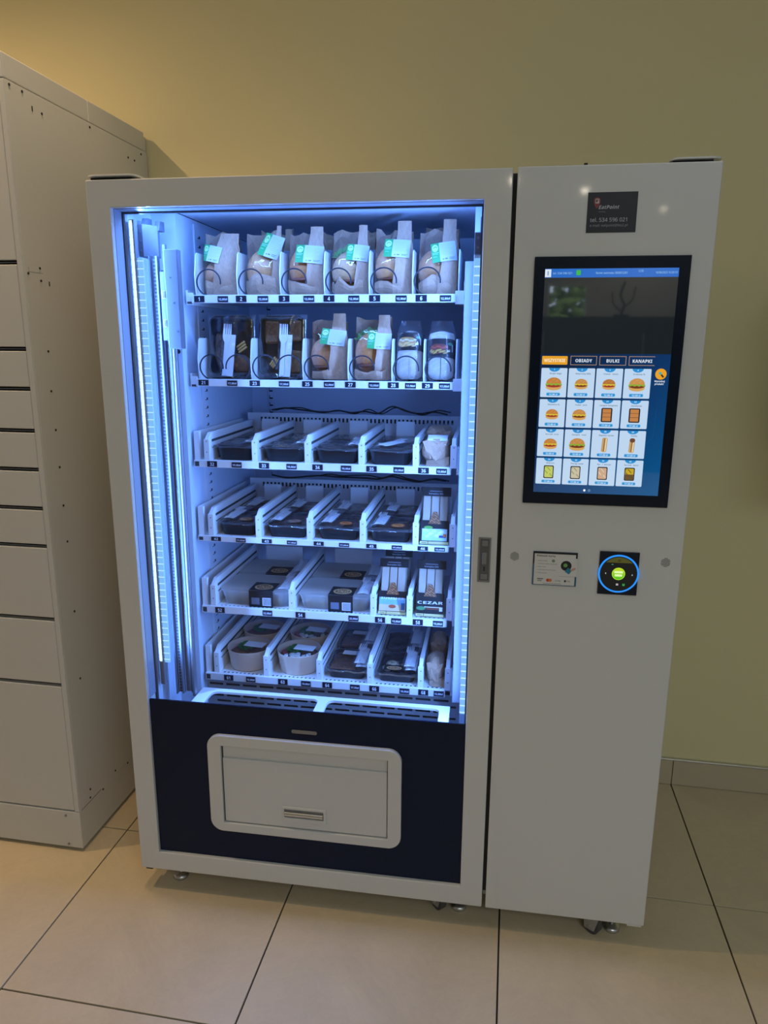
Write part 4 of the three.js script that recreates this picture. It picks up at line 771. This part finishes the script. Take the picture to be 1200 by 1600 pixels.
// second shelf right: two wrapped baguette sandwiches standing upright
function baguette(label, low, k) {
  const t = thing('wrapped_baguette', label, 'sandwich', new THREE.Vector3(), 0, 'wrapped baguettes');
  const prof = (y, top) => Math.pow(Math.max(0.02, 1 - Math.pow(Math.abs(y / top - 0.5) * 2, 12)), 0.5);
  const H = 0.128, sq = (c) => Math.sign(c) * Math.pow(Math.abs(c), 0.68), body = (off, y0, y1, amp) => sheet((u, v) => { const a = u * Math.PI * 2, y = y0 + v * (y1 - y0), r = prof(y, H) + off / 0.03; return [sq(Math.sin(a)) * 0.0342 * r + amp * vnoise(a * 3, y * 60, k), y, sq(Math.cos(a)) * 0.027 * r + amp * vnoise(a * 4, y * 50, k + 5)]; }, 36, 16);
  obj('bread', body(0, 0.002, H, 0.0014), M.bread, t);
  const gr = []; for (let i = -1; i <= 2; i++) gr.push(tube([[i * 0.009 - 0.004, 0.078, 0.0272 - Math.abs(i) * 0.0012], [i * 0.009 - 0.002, 0.1, 0.027 - Math.abs(i) * 0.0012], [i * 0.009 - 0.002, 0.121, 0.0215 - Math.abs(i) * 0.0014]], 0.0008, 12, 5));
  if (k) gr.forEach((g) => obj('score', g, M.crust, t));
  const tex = canvasTex(512, 160, (g, w, h) => {
    g.fillStyle = '#15161c'; g.fillRect(0, 0, w, h);
    const cx = w * 0.5;
    g.fillStyle = k ? '#7a3a2c' : '#c08a4a'; g.beginPath(); g.ellipse(cx - 20, h * 0.55, 52, 42, -0.4, 0, 7); g.fill();
    g.fillStyle = k ? '#c9a04a' : '#e0b878'; for (let i = 0; i < 7; i++) { g.beginPath(); g.ellipse(cx - 55 + i * 15, h * 0.62 + (i % 3) * 10, 15, 7, -0.6, 0, 7); g.fill(); }
    g.fillStyle = k ? '#b84a38' : '#d8cdb8'; for (let i = 0; i < 5; i++) { g.beginPath(); g.ellipse(cx - 45 + i * 17, h * 0.42 + (i % 2) * 10, 10, 8, 0, 0, 7); g.fill(); }
    g.fillStyle = '#4e9a6a'; g.beginPath(); g.ellipse(cx + 48, h * 0.28, 18, 12, 0, 0, 7); g.fill();
    g.fillStyle = '#e8e8ec'; g.fillRect(cx + 24, h * 0.62, 22, 12); g.fillRect(cx + 62, h * 0.3, 8, 60);
  });
  const m = S(0xffffff, 0.5, { map: tex, side: THREE.DoubleSide });
  const y0 = low ? 0.052 : 0.07, y1 = low ? 0.1 : 0.116;
  obj('label_band', sheet((u, v) => { const a = (u - 0.5) * Math.PI * 2, y = y0 + v * (y1 - y0) + 0.007 * Math.cos(a), r = 1 + 0.0012 / 0.03; return [sq(Math.sin(a)) * 0.0347 * r, y, sq(Math.cos(a)) * 0.0278 * r]; }, 40, 4), m, t);
  obj('wrapper', sheet((u, v) => { const a = u * Math.PI * 2, y = v * 0.152, f = y > H ? 1 - 0.4 * (y - H) / 0.024 : prof(y, H + 0.006); return [sq(Math.sin(a)) * 0.036 * Math.max(0.75, f) + 0.0016 * vnoise(a * 5, y * 70, k), y + 0.001, sq(Math.cos(a)) * (y > H ? 0.012 : 0.0305 * Math.max(0.5, f)) + 0.0016 * vnoise(a * 6, y * 60, k + 9)]; }, 44, 18), M.cloudyFilm2, t);
  return t;
}
M.cloudyFilm2 = P(lin(0.93, 0.95, 1), 0.22, { transmission: 1, thickness: 0, ior: 1.5, side: THREE.DoubleSide });
upright(baguette('pale wrapped baguette sandwich with a high dark picture band, left of two', false, 0), lane(1, 4)[0], ROWS[1].y1 + 0.0012, -0.27, -0.06);
upright(baguette('wrapped baguette with scored crust and a lower picture band, right end of the second shelf', true, 1), lane(1, 5)[0], ROWS[1].y1 + 0.0012, -0.27, -0.06);

// third and fourth shelves: meal trays lying two deep, cutlery on top
const lyingPack = (label, x, y, z, turn, tilt = 0) => { const c = cutleryPack(label, 'cutlery packs'); c.position.copy(W(x, y, z)); c.rotation.order = 'YXZ'; c.rotation.set(-Math.PI / 2 + tilt, MY + turn, 0); return c; };
const ORD = ['leftmost', 'second', 'third', 'fourth'];
{
  const y = ROWS[2].y1 - 0.0035, fd = [M.darkFood, M.rice, M.darkFood, M.darkFood], yp = y + 0.0505;
  for (let i = 0; i < 4; i++) {
    const [x, lw] = lane(2, i, true), w = lw - 0.014;
    place(mealTray('meal_tray', `front black meal tray under glossy film in the ${ORD[i]} lane of the third shelf`, 'meal', w, 0.15, 0.042, fd[i], { seed: 20 + i }), x, y, -0.318);
    place(mealTray('meal_tray', `rear black meal tray before the white pusher in the ${ORD[i]} lane of the third shelf`, 'meal', w, 0.146, 0.042, fd[i], { seed: 30 + i }), x, y, -0.479);
    const c = lyingPack(`cutlery pack on the front tray in the ${ORD[i]} lane of the third shelf`, i === 3 ? x - 0.028 : x + lw / 2 - 0.0245, yp, -0.258, i === 3 ? -0.42 : 0);
    if (!i) c.scale.set(0.9, 0.7, 1);
  }
}
const roundTex = [['#c98248', '#7a3e22'], ['#d07a3a', '#5a2c1c'], ['#9a7a6a', '#4a3a34'], ['#b58e6a', '#6a4a34']].map(([a, b]) => canvasTex(128, 128, (g) => { g.fillStyle = b; g.fillRect(0, 0, 128, 128); g.fillStyle = a; g.beginPath(); g.arc(64, 64, 52, 0, 7); g.fill(); g.strokeStyle = b; g.lineWidth = 7; for (let i = 0; i < 5; i++) { g.beginPath(); g.arc(46 + i * 9, 60 + (i % 2) * 12, 22, i, i + 2.2); g.stroke(); } }));
{
  const y = ROWS[3].y1 - 0.0035;
  for (let i = 0; i < 4; i++) {
    const [x, lw] = lane(3, i, true), w = lw - 0.014, xp = x - lw / 2 + 0.027;
    const f = place(mealTray('meal_tray', `front black meal tray with a round sticker in the ${ORD[i]} lane of the fourth shelf`, 'meal', w, 0.15, 0.038, M.darkFood, { seed: 40 + i }), x, y, -0.316);
    obj('round_sticker', cyl(0.021, 0.0006, 0.02, 0.0445, 0.05, 'y', 0.021, 28), S(0xffffff, 0.45, { map: roundTex[[3, 2, 1, 0][i]] }), f);
    place(mealTray('meal_tray', `rear black meal tray in the ${ORD[i]} lane of the fourth shelf`, 'meal', w, 0.146, 0.038, M.darkFood, { seed: 50 + i }), x, y, -0.478);
    lyingPack(`front cutlery pack in the ${ORD[i]} lane of the fourth shelf`, xp + 0.004, y + 0.0475, -0.25, -0.03);
    lyingPack(`rear cutlery pack in the ${ORD[i]} lane of the fourth shelf`, xp + 0.012, y + 0.0475, -0.423, -0.04).scale.set(1, 0.78, 1);
  }
}

// sandwich wedges standing with the cut side to the front
const wedgeTex = (kind) => canvasTex(256, 512, (g, w, h) => {
  g.clearRect(0, 0, w, h);
  g.fillStyle = '#17181f'; g.fillRect(0, 0, w, h);
  const bandY = h * 0.1;
  if (kind === 0) { g.fillStyle = '#b7d9e4'; g.fillRect(w * 0.06, h * 0.35, w * 0.88, h * 0.5); g.fillStyle = '#6aa84a'; g.beginPath(); g.ellipse(w * 0.28, h * 0.3, 40, 32, 0, 0, 7); g.fill(); g.fillStyle = '#e8ecf0'; for (let i = 0; i < 9; i++) { g.beginPath(); g.ellipse(w * (0.2 + ((i * 37) % 60) / 100), h * (0.42 + ((i * 23) % 30) / 100), 26, 18, i, 0, 7); g.fill(); } g.fillStyle = '#2a4a8a'; g.fillRect(w * 0.66, h * 0.62, 60, 50); g.fillStyle = '#c9764a'; g.fillRect(w * 0.8, h * 0.55, 30, 70); }
  if (kind === 1) { g.fillStyle = '#86b8dc'; g.fillRect(w * 0.02, h * 0.28, w * 0.96, h * 0.3); g.fillStyle = '#d8c0a0'; g.fillRect(w * 0.02, h * 0.58, w * 0.96, h * 0.28); g.fillStyle = '#e9eef4'; g.font = 'bold 62px sans-serif'; g.textAlign = 'center'; g.fillText('SUMMER', w / 2, h * 0.36, w * 0.86); g.fillStyle = '#b2583c'; g.beginPath(); g.ellipse(w * 0.5, h * 0.66, 34, 40, 0, 0, 7); g.fill(); g.fillStyle = '#3a6a9a'; g.fillRect(w * 0.82, h * 0.5, 36, 150); }
  if (kind === 2) { g.fillStyle = '#e6e8ec'; g.font = 'bold 82px sans-serif'; g.textAlign = 'center'; g.fillText('CEZAR', w / 2, h * 0.47, w * 0.94); g.fillStyle = '#4e8a5a'; g.beginPath(); g.arc(w * 0.18, h * 0.66, 42, 0, 7); g.fill(); g.fillStyle = '#7a3c2c'; g.fillRect(w * 0.36, h * 0.62, 120, 42); g.fillStyle = '#d8d4c8'; g.fillRect(w * 0.3, h * 0.58, 150, 18); g.fillStyle = '#dfe3ea'; g.fillRect(w * 0.84, h * 0.58, 30, 90); }
  g.fillStyle = '#d9cc8e'; g.fillRect(0, h * 0.88, w, h * 0.12); g.fillStyle = '#2a2a2a'; g.font = 'bold 26px sans-serif'; g.textAlign = 'left'; g.fillText('XXL', w * 0.06, h * 0.96); g.fillRect(w * 0.28, h * 0.88, 4, h * 0.12);
  void bandY;
});
const wedgeTop = canvasTex(256, 96, (g, w, h) => { g.fillStyle = '#14151c'; g.fillRect(0, 0, w, h); g.fillStyle = '#8d93a0'; g.fillRect(w * 0.28, h * 0.42, w * 0.44, 6); g.font = 'bold 26px sans-serif'; g.textAlign = 'center'; g.fillText('kanapka XXL', w / 2, h * 0.82, w * 0.5); });
const wedgePic = canvasTex(128, 160, (g, w, h) => { g.fillStyle = '#8a5a3c'; g.fillRect(0, 0, w, h); for (let i = 0; i < 60; i++) { g.fillStyle = ['#6e4028', '#b08058', '#5a3826', '#c89a70'][i % 4]; g.beginPath(); g.ellipse((i * 53) % w, (i * 37) % h, 8, 5, i, 0, 7); g.fill(); } });
const wedgeMats = [0, 1, 2].map((k) => S(0xffffff, 0.45, { map: wedgeTex(k) })), wedgeTopMat = S(0xffffff, 0.45, { map: wedgeTop }), wedgePicMat = S(0xffffff, 0.5, { map: wedgePic });
function wedge(label, kind, w = 0.08, h = 0.152) {
  const t = thing('sandwich_wedge', label, 'sandwich', new THREE.Vector3(), 0, 'triangular sandwich boxes');
  const dz = -0.055;                                                    // the cut face leans back
  const inner = [];
  for (let i = 0; i < 3; i++) { const a = -w / 2 + 0.005 + i * (w - 0.01) / 3, b = a + (w - 0.01) / 3 - 0.003; inner.push([a, b]); }
  inner.forEach(([a, b], i) => obj('bread_slice', rough3(prismZY([[-0.003, 0.006], [dz - 0.001, h - 0.006], [dz - 0.05, h - 0.03], [-0.085, 0.006]], a, b, 0.0015), 0.0006, 150, i), M.bread, t));
  obj('filling', [prismZY([[-0.005, 0.008], [dz - 0.003, h - 0.008], [dz - 0.045, h - 0.032], [-0.08, 0.008]], inner[0][1] - 0.0005, inner[1][0] + 0.0005), prismZY([[-0.005, 0.008], [dz - 0.003, h - 0.008], [dz - 0.045, h - 0.032], [-0.08, 0.008]], inner[1][1] - 0.0005, inner[2][0] + 0.0005)], M.darkFood, t);
  obj('clear_box', [prismZY([[0, 0], [dz, h], [dz - 0.055, h - 0.025], [-0.09, 0]], -w / 2, w / 2, 0.001)], M.film, t);
  const on = (name, x0, x1, s0, s1, mat) => { const L = Math.hypot(dz, h), g = printBox(0, 0, 0, x1 - x0, (s1 - s0) * L, 0.0008); g.rotateX(Math.atan2(dz, h)); const sm = (s0 + s1) / 2; g.translate((x0 + x1) / 2, sm * h, sm * dz + 0.0012); obj(name, g, mat, t); };
  on('picture_label', -w / 2 + 0.0005, w / 2 - 0.0005, 0.01, 0.42, wedgeMats[kind]);
  on('top_label', -w / 2 - 0.001, w / 2 + 0.001, 0.84, 0.995, wedgeTopMat);
  const L = Math.hypot(dz, h), pk = new THREE.Shape([[-0.018, 0], [0.018, 0], [0.005, 0.034], [-0.005, 0.034]].map((q) => new THREE.Vector2(...q)));
  const pg = new THREE.ExtrudeGeometry(pk, { depth: 0.0008, bevelEnabled: false }); { const uv = pg.attributes.uv; for (let i = 0; i < uv.count; i++) uv.setXY(i, uv.getX(i) / 0.036 + 0.5, uv.getY(i) / 0.034); }
  pg.rotateX(Math.atan2(dz, h)).translate(0, 0.36 * h, 0.36 * dz + 0.0018);
  obj('picture_peak', pg, wedgePicMat, t); void L;
  return t;
}
place(wedge('clear triangular sandwich box with a colourful light picture label, right end of the fourth shelf', 0), lane(3, 4, true)[0], ROWS[3].y1 - 0.0035, -0.24);
place(wedge('front triangular sandwich box with a sky-blue beach picture label on the fifth shelf', 1), lane(4, 2, true)[0], ROWS[4].y1 - 0.0035, -0.24);
place(wedge('rear triangular sandwich box, its black top showing above the beach-picture box', 1), lane(4, 2, true)[0], ROWS[4].y1 - 0.0035, -0.345);
place(wedge('triangular sandwich box with the word CEZAR on its black label', 2), lane(4, 3, true)[0], ROWS[4].y1 - 0.0035, -0.24);

// fifth shelf: large clear containers with a dark picture sleeve, two deep
const sleeveTop = canvasTex(256, 200, (g, w, h) => { g.fillStyle = '#191a22'; g.fillRect(0, 0, w, h); g.fillStyle = '#c9a878'; g.beginPath(); g.ellipse(w * 0.5, h * 0.56, 96, 66, 0, 0, 7); g.fill(); g.fillStyle = '#7a4a2c'; g.beginPath(); g.ellipse(w * 0.5, h * 0.56, 78, 50, 0, 0, 7); g.fill(); g.fillStyle = '#d8bc8c'; for (let i = 0; i < 16; i++) { g.beginPath(); g.ellipse(w * 0.5 - 60 + ((i * 47) % 120), h * 0.56 - 34 + ((i * 31) % 66), 13, 5, i, 0, 7); g.fill(); } g.fillStyle = '#7b8090'; g.fillRect(w * 0.3, 14, w * 0.4, 6); });
const sleeveFront = canvasTex(256, 128, (g, w, h) => { g.fillStyle = '#191a22'; g.fillRect(0, 0, w, h); g.fillStyle = '#dfe3ea'; g.fillRect(w * 0.56, h * 0.4, w * 0.36, h * 0.5); g.fillStyle = '#20222a'; for (let i = 0; i < 15; i++) g.fillRect(w * 0.59 + i * 5.6, h * 0.44, (i * 7) % 3 + 1.4, h * 0.42); g.fillStyle = '#6c7488'; g.fillRect(w * 0.1, h * 0.42, w * 0.34, h * 0.42); });
const sleeveTopMat = S(0xffffff, 0.45, { map: sleeveTop }), sleeveFrontMat = S(0xffffff, 0.45, { map: sleeveFront });
function container(label, food, k) {
  const t = thing('clear_container', label, 'meal', new THREE.Vector3(), 0, 'clear containers on the fifth shelf'), w = 0.208, d = 0.15, h = 0.05;
  obj('base', loft([[w - 0.02, d - 0.02, 0.02, 0.001], [w - 0.002, d - 0.002, 0.022, h - 0.008], [w + 0.002, d + 0.002, 0.023, h - 0.006]], true, false), M.cloudyFilm, t);
  obj('lid', loft([[w + 0.003, d + 0.003, 0.023, h - 0.008], [w + 0.003, d + 0.003, 0.023, h - 0.003], [w - 0.006, d - 0.006, 0.02, h]], false, true), M.cloudyFilm, t);
  seed(60 + k); const of = k * 7;
  obj('food', loft([[w - 0.03, d - 0.03, 0.02, 0.004], [w - 0.014, d - 0.014, 0.02, 0.026], [w - 0.03, d - 0.03, 0.018, 0.033]], true, true), food, t);
  for (let i = 0; i < 6; i++) obj('potato', blob(rr(0.014, 0.022), rr(0.008, 0.012), rr(0.014, 0.02), rr(-0.08, 0.08), 0.033, rr(-0.05, 0.055), 0.003, 60, of + i, 12), k % 2 ? M.brownFood : M.potato, t);
  obj('sleeve', printBox(0, 0, 0, 0.072, 0.07, 0.001).rotateX(-Math.PI / 2).translate(0.022, h + 0.0012, d / 2 - 0.033), sleeveTopMat, t);
  obj('sleeve_front', printBox(0.022, h / 2, d / 2 + 0.0035, 0.072, h - 0.001, 0.001), sleeveFrontMat, t);
  return t;
}
{
  const y = ROWS[4].y1 - 0.0035;
  for (let i = 0; i < 2; i++) {
    const x = lane(4, i, true)[0];
    place(container(`front large clear container with a dark picture sleeve in the ${['left', 'right'][i]} wide lane`, M.rice, i), x, y, -0.315);
    place(container(`rear large clear container with a dark picture sleeve in the ${['left', 'right'][i]} wide lane`, M.rice, i + 2), x, y, -0.474);
    for (let q = 0; q < 2; q++) lyingPack(`${['front', 'rear'][q]} cutlery pack beside the sleeves of the containers in the ${['left', 'right'][i]} wide lane`, x + 0.083, y + 0.0555, -0.243 - q * 0.172, 0).scale.set(1, q ? 0.84 : 1, 1);
  }
}

// bottom shelf: salad bowls, black trays, a bagged burger
function bowl(label, k) {
  const t = thing('salad_bowl', label, 'bowl', new THREE.Vector3(), 0, 'kraft salad bowls on the bottom shelf');
  obj('paper_bowl', new THREE.LatheGeometry([[0, 0.003], [0.0555, 0.003], [0.0565, 0], [0.0575, 0.002], [0.0655, 0.058], [0.0672, 0.0605], [0.0664, 0.063], [0.0645, 0.061], [0.0555, 0.006], [0, 0.005]].map((q) => new THREE.Vector2(...q)), 48), S(lin(0.72, 0.54, 0.42), 0.6), t);
  seed(80 + k);
  const gr = (name, n, mat, f) => { for (let i = 0; i < n; i++) obj(name, f(i), mat, t); };
  obj('salad_bed', new THREE.LatheGeometry([[0, 0.044], [0.03, 0.045], [0.061, 0.04]].map((q) => new THREE.Vector2(...q)), 30), k % 2 ? M.darkFood : M.brownFood, t);
  gr('lettuce_leaf', 5, M.leaf, (i) => { const a = 2.4 + i * 0.34, cx = -0.026 + i * 0.004, cz = -0.022 + (i % 3) * 0.006; return sheet((u, v) => [cx + (u - 0.5) * 0.036 * Math.cos(a) - (v - 0.5) * 0.03 * Math.sin(a), 0.05 + 0.006 * Math.sin(u * 6 + i) + 0.003 * Math.sin(v * 9) + i * 0.0006, cz + (u - 0.5) * 0.036 * Math.sin(a) + (v - 0.5) * 0.03 * Math.cos(a)], 7, 6); });
  if (k % 2) { gr('cheese_cube', 12, M.cheese, (i) => new RoundedBoxGeometry(0.012, 0.008, 0.011, 1, 0.001).rotateY(i * 1.3).rotateZ(0.2).translate(rr(-0.03, 0.045), 0.05 + (i % 3) * 0.002, rr(0.012, 0.042))); gr('pepper_strip', 7, M.pepper, (i) => tube([[-0.045 + i * 0.002, 0.049, -0.01 + i * 0.005], [-0.05 + i * 0.002, 0.053, 0.005 + i * 0.004], [-0.044 + i * 0.003, 0.05, 0.018 + i * 0.003]], 0.003, 8, 6)); }
  else gr('noodle', 10, M.cutlet, (i) => tube([[-0.03 + i * 0.006, 0.047, 0.03 + rr(-0.006, 0.006)], [-0.02 + i * 0.006, 0.051, 0.036 + rr(-0.006, 0.006)], [-0.008 + i * 0.005, 0.048, 0.032]], 0.0025, 8, 6));
  obj('clear_lid', new THREE.LatheGeometry([[0.0673, 0.06], [0.068, 0.064], [0.0655, 0.0655], [0.058, 0.0645], [0, 0.0645]].map((q) => new THREE.Vector2(...q)), 48), M.film, t);
  obj('lid_label', printBox(0, 0, 0, 0.062, 0.036, 0.0006).rotateX(-Math.PI / 2).rotateY(-0.12).translate(0.018, 0.0655, 0.0), plainCard, t);
  return t;
}
M.leaf = S(lin(0.04, 0.26, 0.06), 0.5, { side: THREE.DoubleSide });
M.cheese = S(lin(0.7, 0.7, 0.66), 0.5); M.pepper = S(lin(0.4, 0.06, 0.07), 0.4);
{
  const y = ROWS[5].y1 - 0.0035;
  place(bowl('front left kraft salad bowl with brown shreds under its clear lid', 0), lane(5, 0, true)[0], y, -0.302);
  place(bowl('kraft salad bowl standing behind the bowl with brown shreds', 2), lane(5, 0, true)[0], y, -0.446);
  place(bowl('front right kraft salad bowl with white cubes and red strips under its lid', 1), lane(5, 1, true)[0], y, -0.302);
  place(bowl('kraft salad bowl standing behind the bowl with white cubes', 3), lane(5, 1, true)[0], y, -0.446);
  const two = (i, food, k) => [0, 1].forEach((q) => {
    const [x, lw] = lane(5, i, true), w = lw - 0.014, what = k ? 'tray of dumplings and dark garnish' : 'tray of brown fried cutlet';
    const m = place(mealTray('meal_tray', `${['front', 'rear'][q]} black ${what} on the bottom shelf`, 'meal', w, 0.148, 0.03, q && k ? M.blackFood : food, { seed: 70 + q + k * 3 }), x, y, -0.318 - q * 0.16);
    if (!k) { obj('paper_label', printBox(0, 0, 0, 0.066, 0.028, 0.0006).rotateX(-Math.PI / 2).rotateY(-0.04).translate(0.004, 0.0362, -0.035), plainCard, m); obj('fried_cutlet', rough3(new RoundedBoxGeometry(0.08, 0.008, 0.07, 4, 0.0035), 0.0018, 80, k + q).translate(-0.012, 0.026, 0.028), M.brownFood, m); }
    else if (!q) { for (const [dx, dz2, r] of [[-0.018, 0.01, 0.021], [0.02, 0.016, 0.017], [-0.03, 0.035, 0.014]]) obj('dumpling', blob(r, r * 0.5, r * 1.1, dx, 0.027, dz2, 0.002, 60, dx * 100, 14), M.rice, m); obj('picture_label', printBox(0, 0, 0, 0.06, 0.036, 0.0006).rotateX(-Math.PI / 2).translate(-0.008, 0.0362, 0.048), sleeveTopMat, m); }
    for (let c = 0; c < 2; c++) lyingPack(`${c ? 'upper' : 'lower'} cutlery pack on the ${['front', 'rear'][q]} ${k ? 'dumpling' : 'cutlet'} tray`, x + lw / 2 - 0.026 - c * 0.004, y + 0.0405 + c * 0.0115, -0.246 - q * 0.166, 0).scale.set(1, 0.96, 1);
  });
  two(2, M.darkFood, 0); two(3, M.blackFood, 1);
}
// burgers wrapped all round in brown paper, folded end to the front
function parcel(label, k, w, h, d) {
  seed(90 + k);
  const t = thing('paper_wrapped_burger', label, 'burger', new THREE.Vector3(), 0, 'paper-wrapped burgers');
  let g = new THREE.SphereGeometry(1, 14, 10); { const p = g.attributes.position; for (let i = 0; i < p.count; i++) { const q = (c) => Math.sign(c) * Math.pow(Math.abs(c), 0.75); p.setXYZ(i, q(p.getX(i)) * w / 2, (q(p.getY(i)) * 0.5 + 0.5) * h, q(p.getZ(i)) * d / 2); } }
  g = mergeVertices(g); rough3(g, 0.005, 34, k * 9); { const p = g.attributes.position; for (let i = 0; i < p.count; i++) p.setY(i, Math.max(0.0005, p.getY(i))); }
  g = g.toNonIndexed(); g.computeVertexNormals();
  obj('paper_wrap', g, M.kraft, t);
  obj('end_flap', sheet((u, v) => [(u - 0.5) * w * (0.9 - 0.55 * v), h * 0.86 - v * h * 0.6 + 0.004 * Math.sin(u * 8), d / 2 - 0.006 + 0.008 * Math.sin(v * 2.4) + 0.004 * vnoise(u * 5, v * 5, k)], 5, 4, true), M.kraft, t);
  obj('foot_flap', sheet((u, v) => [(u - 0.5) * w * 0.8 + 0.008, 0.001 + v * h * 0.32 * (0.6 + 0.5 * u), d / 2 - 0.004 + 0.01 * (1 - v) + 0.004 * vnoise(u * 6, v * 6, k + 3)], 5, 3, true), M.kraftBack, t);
  obj('film_wrap', sheet((u, v) => { const a = -0.3 + v * 2.0; return [(u - 0.5) * w * 0.96, h * 0.5 + Math.sin(a) * h * 0.55 + 0.002 * vnoise(u * 8, v * 9, k), Math.cos(a) * d * 0.52 + 0.002 * vnoise(u * 9, v * 7, k)]; }, 12, 14), M.film, t);
  if (k === 1) obj('label', sheet((u, v) => { const a = 0.75 + v * 0.55; return [(u - 0.4) * w * 0.7, h * 0.5 + Math.sin(a) * h * 0.56, Math.cos(a) * d * 0.54]; }, 8, 5), plainCard, t);
  return t;
}
place(parcel('front burger wrapped in folded brown paper at the right end of the third shelf', 1, 0.076, 0.078, 0.11), 0.803, ROWS[2].y1 - 0.0035, -0.296);
place(parcel('burger wrapped in brown paper standing behind the wrapped one on the third shelf', 2, 0.076, 0.092, 0.11), 0.803, ROWS[2].y1 - 0.0035, -0.425);
place(parcel('front burger wrapped in brown paper at the right end of the bottom shelf', 3, 0.054, 0.076, 0.11), 0.8155, ROWS[5].y1 - 0.0035, -0.3);
place(parcel('burger wrapped in brown paper standing behind the wrapped one on the bottom shelf', 4, 0.054, 0.086, 0.11), 0.8155, ROWS[5].y1 - 0.0035, -0.43);

scene.traverse((o) => { if (o.isMesh) { o.castShadow = true; o.receiveShadow = true; } if (o.isSpotLight) o.castShadow = true; });
renderer.render(scene, camera);
